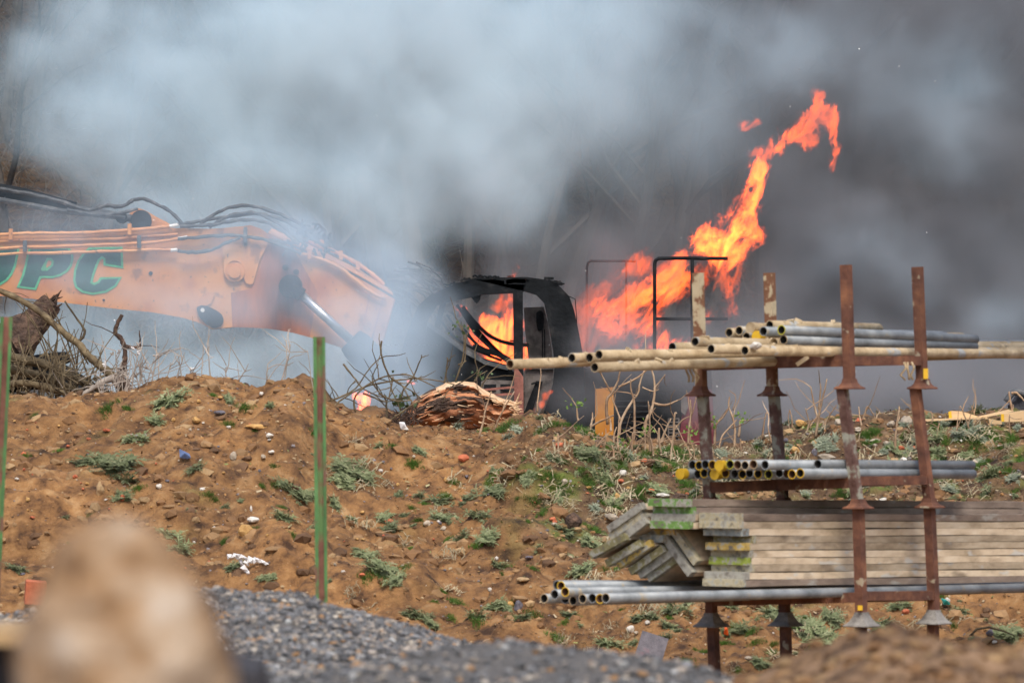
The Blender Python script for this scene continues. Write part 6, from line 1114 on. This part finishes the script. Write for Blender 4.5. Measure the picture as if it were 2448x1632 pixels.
def flame(label, bl, ang, seed, strength, vox=.011, thr=.30, amp=2.3, warp=.34, nsc=11.0, stretch=.40, pad=.15, name='flame', group=None, absb=1.5, nwarp=2.4):
    g = GN(name); lo = [min(W(b[0], b[1], b[2])[i] - b[3 + i] for b in bl) - pad for i in range(3)]; hi = [max(W(b[0], b[1], b[2])[i] + b[3 + i] for b in bl) + pad for i in range(3)]
    r = g.N.new('ShaderNodeVectorRotate'); r.rotation_type = 'Y_AXIS'; g.L.new(g.pos, r.inputs['Vector']); r.inputs['Angle'].default_value = math.radians(ang)
    st = g.vm('ADD', g.vm('MULTIPLY', r.outputs[0], (1., 1., stretch)), (seed, seed * .37, seed * 1.7))
    wv = g.vm('SCALE', g.vm('SUBTRACT', g.noise(st, nwarp, 2, col=True), (.5, .5, .5)), float(warp)); P_ = g.vm('ADD', g.pos, wv)
    acc = g.mt('MINIMUM', g.blobs(P_, bl), 1.2); n2 = g.noise(g.vm('ADD', st, g.vm('SCALE', wv, 1.3)), nsc, 3, .6); n3 = g.noise(st, nsc * .38, 2, .5)
    d = g.mt('SUBTRACT', acc, g.mt('MULTIPLY', g.mt('ABSOLUTE', g.mt('SUBTRACT', n2, .5)), amp * 5)); d = g.mt('SUBTRACT', d, g.mt('MULTIPLY', g.mt('MAXIMUM', g.mt('SUBTRACT', n3, .51), 0), 4.5))
    ob = g.finish(name, d, lo, hi, vox, firemat(name, strength, absb=absb), iso=thr)
    # thin outer fringe, same field at a lower level
    g2 = g.g.copy(); g2.name = name + '_fringe'
    for nd in g2.nodes:
        if nd.bl_idname == 'GeometryNodeVolumeToMesh': nd.inputs['Threshold'].default_value = .05
        if nd.bl_idname == 'GeometryNodeSetMaterial': fm = firemat(name + '_fringe', strength * .2, col=(1, .085, .010), absb=0); nd.inputs['Material'].default_value = fm
    me = bpy.data.meshes.new('flame_fringe'); me.materials.append(fm); o2 = bpy.data.objects.new('flame_fringe', me); COL.objects.link(o2); o2.modifiers.new('field', 'NODES').node_group = g2; o2.parent = ob
    return tag(ob, label, 'flame', group)
FD = 53.2
flame('tall bright flame leaping up right of the cab, yellow at its heart', [(1705, 590, FD, .30, .18, .24, 1.15), (1745, 565, FD, .38, .2, .34, 1.6), (1768, 510, FD, .24, .18, .32, 1.5), (1788, 460, FD, .19, .14, .30, 1.35), (1797, 420, FD, .14, .12, .28, 1.25), (1690, 560, FD, .20, .14, .22, 1.1), (1790, 580, FD, .22, .14, .34, 1.2), (1812, 400, FD, .13, .12, .18, 1.15), (1750, 615, FD, .22, .16, .2, 1.1)], -22, 0.0, 27)
flame('thin red flame tongue curling over at the top right', [(1820, 372, FD, 0.144, .08, 0.111, 1.3), (1855, 350, FD, 0.160, .08, 0.136, 1.35), (1890, 318, FD, 0.184, .08, 0.145, 1.35), (1925, 290, FD, 0.176, .08, 0.221, 1.35), (1955, 255, FD, 0.160, .08, 0.221, 1.4), (1985, 285, FD, 0.144, .08, 0.272, 1.45), (1993, 340, FD, 0.112, .08, 0.238, 1.3), (1982, 388, FD, 0.080, .08, 0.153, 1.1), (1945, 228, FD, 0.112, .08, 0.187, 1.25), (1925, 335, FD, 0.112, .08, 0.170, 1.05)], -22, 3.1, 13, vox=.011, amp=2.1, nsc=13)
flame('small detached flame lick left of the curling tongue', [(1780, 300, FD, .12, .06, .07, 1.15), (1805, 294, FD, .12, .06, .07, 1.1), (1815, 290, FD, .08, .06, .08, 1.0)], -60, 5.3, 11, vox=.009, amp=1.7, nsc=13, pad=.1)
flame('broad orange fire behind the handrail over the engine', [(1450, 745, FD, .24, .18, .24, 1.1), (1520, 720, FD, .34, .2, .28, 1.3), (1580, 700, FD, .34, .2, .30, 1.4), (1635, 680, FD, .28, .2, .30, 1.2), (1480, 790, FD, .26, .2, .20, 1.1), (1550, 775, FD, .30, .2, .22, 1.15), (1630, 612, FD, .16, .12, .18, .95), (1600, 650, FD, .24, .2, .2, 1.0)], -40, 7.7, 13, nsc=11)
flame('red ragged flames at the foot of the tall flame', [(1700, 660, FD + .1, .26, .14, .26, 1.1), (1740, 680, FD + .1, .26, .14, .26, 1.1), (1760, 730, FD + .2, .2, .1, .2, .95), (1690, 750, FD + .2, .24, .14, .18, .9), (1765, 790, FD + .2, .14, .08, .14, .85), (1800, 790, FD + .2, .12, .08, .14, .8), (1775, 640, FD + .1, .16, .1, .22, 1.0)], -15, 9.2, 6, vox=.012, nsc=13)
flame('curly orange flames just above the tubes left of the first post', [(1530, 825, FD - .6, .2, .1, .14, 1.15), (1585, 808, FD - .6, .22, .1, .18, 1.2), (1625, 815, FD - .6, .16, .08, .14, 1.1), (1660, 822, FD - .6, .12, .06, .12, 1.0)], -25, 11.4, 16, vox=.010, nsc=12)
flame('dull red glow of flames between the cab and the handrail', [(1400, 760, FD + .5, .34, .2, .36, 1.1), (1440, 700, FD + .5, .34, .2, .3, 1.1), (1500, 650, FD + .5, .3, .2, .22, .9), (1400, 830, FD + .5, .3, .16, .3, 1.1), (1460, 800, FD + .5, .35, .16, .3, 1.1), (1530, 640, FD + .5, .3, .2, .25, .9)], -20, 13.8, 4.5, vox=.014, nsc=9)
CF = CD + 1.0
flame('fierce yellow-orange fire filling the lower cab window', [(1190, 800, CF, .22, .12, .24, 1.2), (1215, 830, CF, .22, .12, .22, 1.35), (1160, 785, CF, .16, .1, .16, 1.0), (1220, 770, CF, .16, .1, .24, 1.1), (1255, 845, CF, .14, .1, .3, 1.4), (1250, 790, CF, .1, .1, .2, 1.1), (1180, 850, CF, .2, .1, .14, 1.3), (1145, 770, CF, .08, .08, .12, .85)], -12, 15.1, 30, vox=.010, nsc=12)
flame('red flame standing tall in the cab window beside the door pillar', [(1205, 735, CF + .3, .20, .1, .22, 1.0), (1185, 720, CF + .3, .16, .1, .16, .95), (1215, 700, CF + .3, .13, .1, .12, .95), (1170, 740, CF + .3, .10, .1, .14, .85), (1219, 765, CF + .3, .14, .1, .2, .9)], -5, 17.7, 5.5, vox=.013)
flame('slanting fire seen through the fallen bars at the cab front', [(1100, 745, CF - .3, .10, .06, .12, 1.35), (1122, 775, CF - .3, .10, .06, .13, 1.35), (1150, 810, CF - .3, .13, .08, .14, 1.4), (1170, 835, CF - .3, .12, .06, .11, 1.3), (1125, 810, CF - .3, .12, .08, .12, 1.4), (1160, 850, CF - .3, .12, .06, .05, 1.3)], 35, 19.3, 38, vox=.010)
flame('tiny flame on the cab roof', [(1228, 655, CD + .4, .05, .05, .09, .95), (1235, 640, CD + .4, .035, .04, .08, .9), (1215, 664, CD + .4, .05, .05, .04, .8)], 0, 21.5, 7, vox=.010, warp=.15, pad=.08)
flame('small bright ground fire left of the brambles', [(858, 990, 47.5, .10, .07, .14, 1.25), (866, 965, 47.5, .10, .07, .14, 1.2), (846, 948, 47.5, .08, .07, .07, 1.0), (872, 950, 47.5, .07, .07, .09, 1.0)], 0, 23.9, 60, vox=.008, warp=.14, nsc=17, pad=.2, amp=2.1)
flame('small red flame licking at the brambles', [(980, 912, 47.5, .04, .04, .03, 1.1), (990, 917, 47.5, .06, .04, .025, 1.1)], -90, 25.3, 14, vox=.007, warp=.05, nsc=10, pad=.05, amp=.7)
flame('small flames eating at the lower rear corner of the cab', [(1305, 945, CD - .05, .05, .03, .06, 1.1), (1297, 965, CD - .05, .05, .03, .06, 1.0), (1316, 935, CD - .05, .04, .03, .04, .9), (1282, 980, CD - .05, .03, .03, .05, .9)], -20, 27.1, 12, vox=.007, warp=.10, nsc=11, pad=.06, amp=1.0)

def smoke(name, bl, bmin, bmax, vox, col, dens, warp, nsc, con, seed, label, aniso=0.0, absc=None):
    g = GN(name); p0 = g.vm('ADD', g.pos, (seed, seed * .7, seed * 1.3)); wv = g.vm('SCALE', g.vm('SUBTRACT', g.noise(p0, .75, 3, col=True), (.5, .5, .5)), float(warp * 2)); P_ = g.vm('ADD', g.pos, wv)
    acc = g.blobs(P_, bl); f = g.mt('MULTIPLY_ADD', g.noise(g.vm('ADD', p0, g.vm('SCALE', wv, .8)), nsc, 6, .66), con * 2, 1 - con); d = g.mt('MAXIMUM', g.mt('MULTIPLY', acc, f), 0.)
    m = bpy.data.materials.new(name); m.use_nodes = True; N = m.node_tree.nodes; N.clear(); o = N.new('ShaderNodeOutputMaterial'); v = N.new('ShaderNodeVolumePrincipled')
    v.inputs['Color'].default_value = (*col, 1); v.inputs['Density'].default_value = dens; v.inputs['Anisotropy'].default_value = aniso
    if absc is not None: v.inputs['Absorption Color'].default_value = (*absc, 1)
    m.node_tree.links.new(v.outputs[0], o.inputs['Volume'])
    ob = g.finish(name, d, bmin, bmax, vox, m); return tag(ob, label, None, None, 'stuff')
# pale plume: (px, py, distance, radii m, weight)
PALE = [(-250, 150, 57, 1.3, 1.4, 1.2, .5), (560, 60, 56, 1.7, 1.7, 1.4, .8), (880, 60, 56, 1.8, 1.7, 1.5, 1.2), (1120, 100, 56.5, 1.5, 1.6, 1.4, 1.5), (760, 260, 56, 1.6, 1.6, 1.3, 1.2), (1020, 330, 56, 1.5, 1.6, 1.3, 1.7), (1180, 400, 56.5, 1.1, 1.3, 1.2, 1.4), (420, 250, 56, 1.2, 1.4, 1.0, .9), (240, 340, 55.5, 1.0, 1.2, .9, 1.0), (560, 420, 55.5, 1.5, 1.3, .9, .75), (900, 500, 55, 1.1, 1.2, .8, 1.2),
        (200, 60, 57, 1.2, 1.4, .8, .7), (60, 180, 57, .9, 1.2, .9, .5), (430, 500, 54.5, 1.6, 1.0, .6, .4), (1300, 120, 57.5, 1.5, 1.6, 1.6, .5), (1500, 150, 58, 1.7, 1.6, 1.8, .25), (1420, 420, 57.5, 1.3, 1.5, 1.4, .22), (300, 850, 54, 1.6, 1.1, .55, 1.3), (700, 860, 54, 1.5, 1.1, .6, 1.2), (60, 780, 54.5, 1.2, 1.0, .5, 1.0), (500, 950, 50, 2.0, 1.2, .5, 1.0), (1880, 120, 55.6, 1.3, .8, .8, .45), (2250, 230, 55.6, 1.1, .8, 1.0, .45), (2100, 640, 55, .9, .6, .7, .35), (1600, 250, 56, 1.3, .8, 1.2, .4), (2420, 760, 54.6, .6, .6, .5, .5), (1500, 60, 56, 1.2, 1.0, .9, .5), (1350, 250, 56.5, .9, 1.0, 1.0, .6)]
smoke('pale_smoke', PALE, (-8.5, 48.2, .3), (6.8, 60.5, 7.8), .09, (.64, .86, 1.0), 1.25, .85, 1.45, 2.9, 0.0, 'pale bluish smoke billowing up behind the boom', aniso=-.2, absc=(.42, .42, .42))
NEAR = [(640, 700, 50.4, 1.4, .8, .55, .75), (860, 780, 50.0, .8, .9, .5, 1.0), (950, 820, 50.0, .7, .9, .7, 1.2), (900, 900, 49.8, .8, .9, .5, 1.6), (1000, 690, 50.2, .5, .7, .4, .8), (560, 560, 50.6, 1.4, .7, .5, 1.1), (760, 600, 50.6, .9, .7, .5, .9), (330, 650, 50.8, 1.3, .6, .6, .8), (230, 500, 50.6, 1.4, .5, .45, 1.1), (480, 770, 50.6, .8, .6, .4, .8), (640, 520, 50.6, .8, .5, .35, .6), (930, 620, 50.4, .7, .7, .4, 1.3), (430, 740, 50.6, 1.0, .6, .4, .6), (80, 630, 50.8, 1.2, .5, .6, .75), (1050, 760, 50.2, .3, .5, .4, .4)]
smoke('drifting_smoke', NEAR, (-5.0, 48.6, .2), (.3, 51.75, 3.4), .06, (.66, .84, 1.0), .92, .5, 1.6, 2.3, 4.4, 'thin blue-white smoke drifting in front of the boom and cab front', aniso=-.2, absc=(.3, .3, .3))
DARK = [(2800, 350, 57.4, 1.8, 1.5, 1.8, .7), (2800, 850, 56.4, 1.8, 1.4, 1.4, .8), (1900, 60, 57.9, 2.4, 1.5, 1.8, .8), (2350, 60, 57.9, 2.2, 1.5, 1.8, .9), (1700, 300, 57.9, 1.5, 1.4, 1.4, .42), (2100, 350, 57.4, 2.0, 1.5, 1.6, 1.1), (2400, 450, 57.4, 1.6, 1.5, 1.6, 1.3), (2150, 620, 56.9, 1.9, 1.5, 1.2, 1.3), (2350, 800, 56.4, 1.9, 1.4, 1.1, 1.3), (1950, 820, 56.4, 1.5, 1.2, 1.0, 1.2), (1950, 560, 56.9, 1.0, 1.3, 1.2, 1.2), (1600, 560, 56.699999999999996, 1.2, 1.2, .7, .65), (1400, 620, 56.5, 1.1, 1.2, .5, .6), (1250, 640, 56.3, .9, 1.0, .35, .4), (2000, 980, 54.9, 2.0, 1.4, .7, 1.3), (2400, 980, 54.9, 1.6, 1.4, .7, 1.2), (1560, 850, 56.5, 1.4, 1.0, .8, 1.0), (1230, 740, 55.5, .7, .8, .6, 1.0)]
smoke('dark_smoke', DARK, (-1.2, 53.6, .2), (10.5, 60.5, 7.8), .085, (.40, .42, .45), 1.75, .85, 1.4, 3.0, 8.8, 'dark grey-brown smoke filling the right behind the rack')
VEIL = [(1450, 650, 53.1, .45, .3, .4, 1.6), (1470, 840, 50.6, .55, .7, .45, 1.3), (1560, 880, 50.4, .9, .7, .5, .8), (1740, 860, 50.6, .9, .7, .5, 1.4), (1850, 960, 50.4, .8, .7, .5, 1.6), (2000, 900, 50.6, 1.0, .7, .6, 1.4), (2300, 900, 50.6, 1.4, .7, .6, 1.2), (1410, 960, 50.2, .5, .6, .3, .9), (1690, 980, 50.2, .6, .6, .3, .9), (1440, 760, 51.6, .6, .5, .5, 1.1), (1360, 740, 51.8, .3, .4, .4, 1.0), (1820, 700, 51.6, .6, .5, .6, .6), (1450, 820, 51.4, .6, .5, .4, 1.0)]
smoke('veil_smoke', VEIL, (.1, 48.6, .2), (6.2, 53.6, 3.2), .065, (.55, .565, .59), .8, .35, 1.4, 1.6, 12.3, 'thinner grey smoke rolling in front of the engine bay')

fl = MB(); rr = random.Random(99)
for i in range(150):
    c = W(rr.uniform(-50, 2500), rr.uniform(-30, 950), rr.uniform(40, 50)); R = rotm(rr.uniform(0, 3), rr.uniform(0, 3), rr.uniform(0, 3)); q = rr.uniform(.002, .0055); fl.add([c + R @ Vector(v) * q for v in ((-1, -.6, 0), (1, -.5, .2), (.8, .7, 0), (-.9, .5, -.2))], [(0, 1, 2, 3)])
tag(fl.build('ash_flakes', M['rag']), kind='stuff')
for o in bpy.data.objects:
    if '_o' in o: del o['_o']
print('TRIS', sum(len(p.vertices) - 2 for o in S.objects if o.type == 'MESH' for p in o.data.polygons) if False else '')
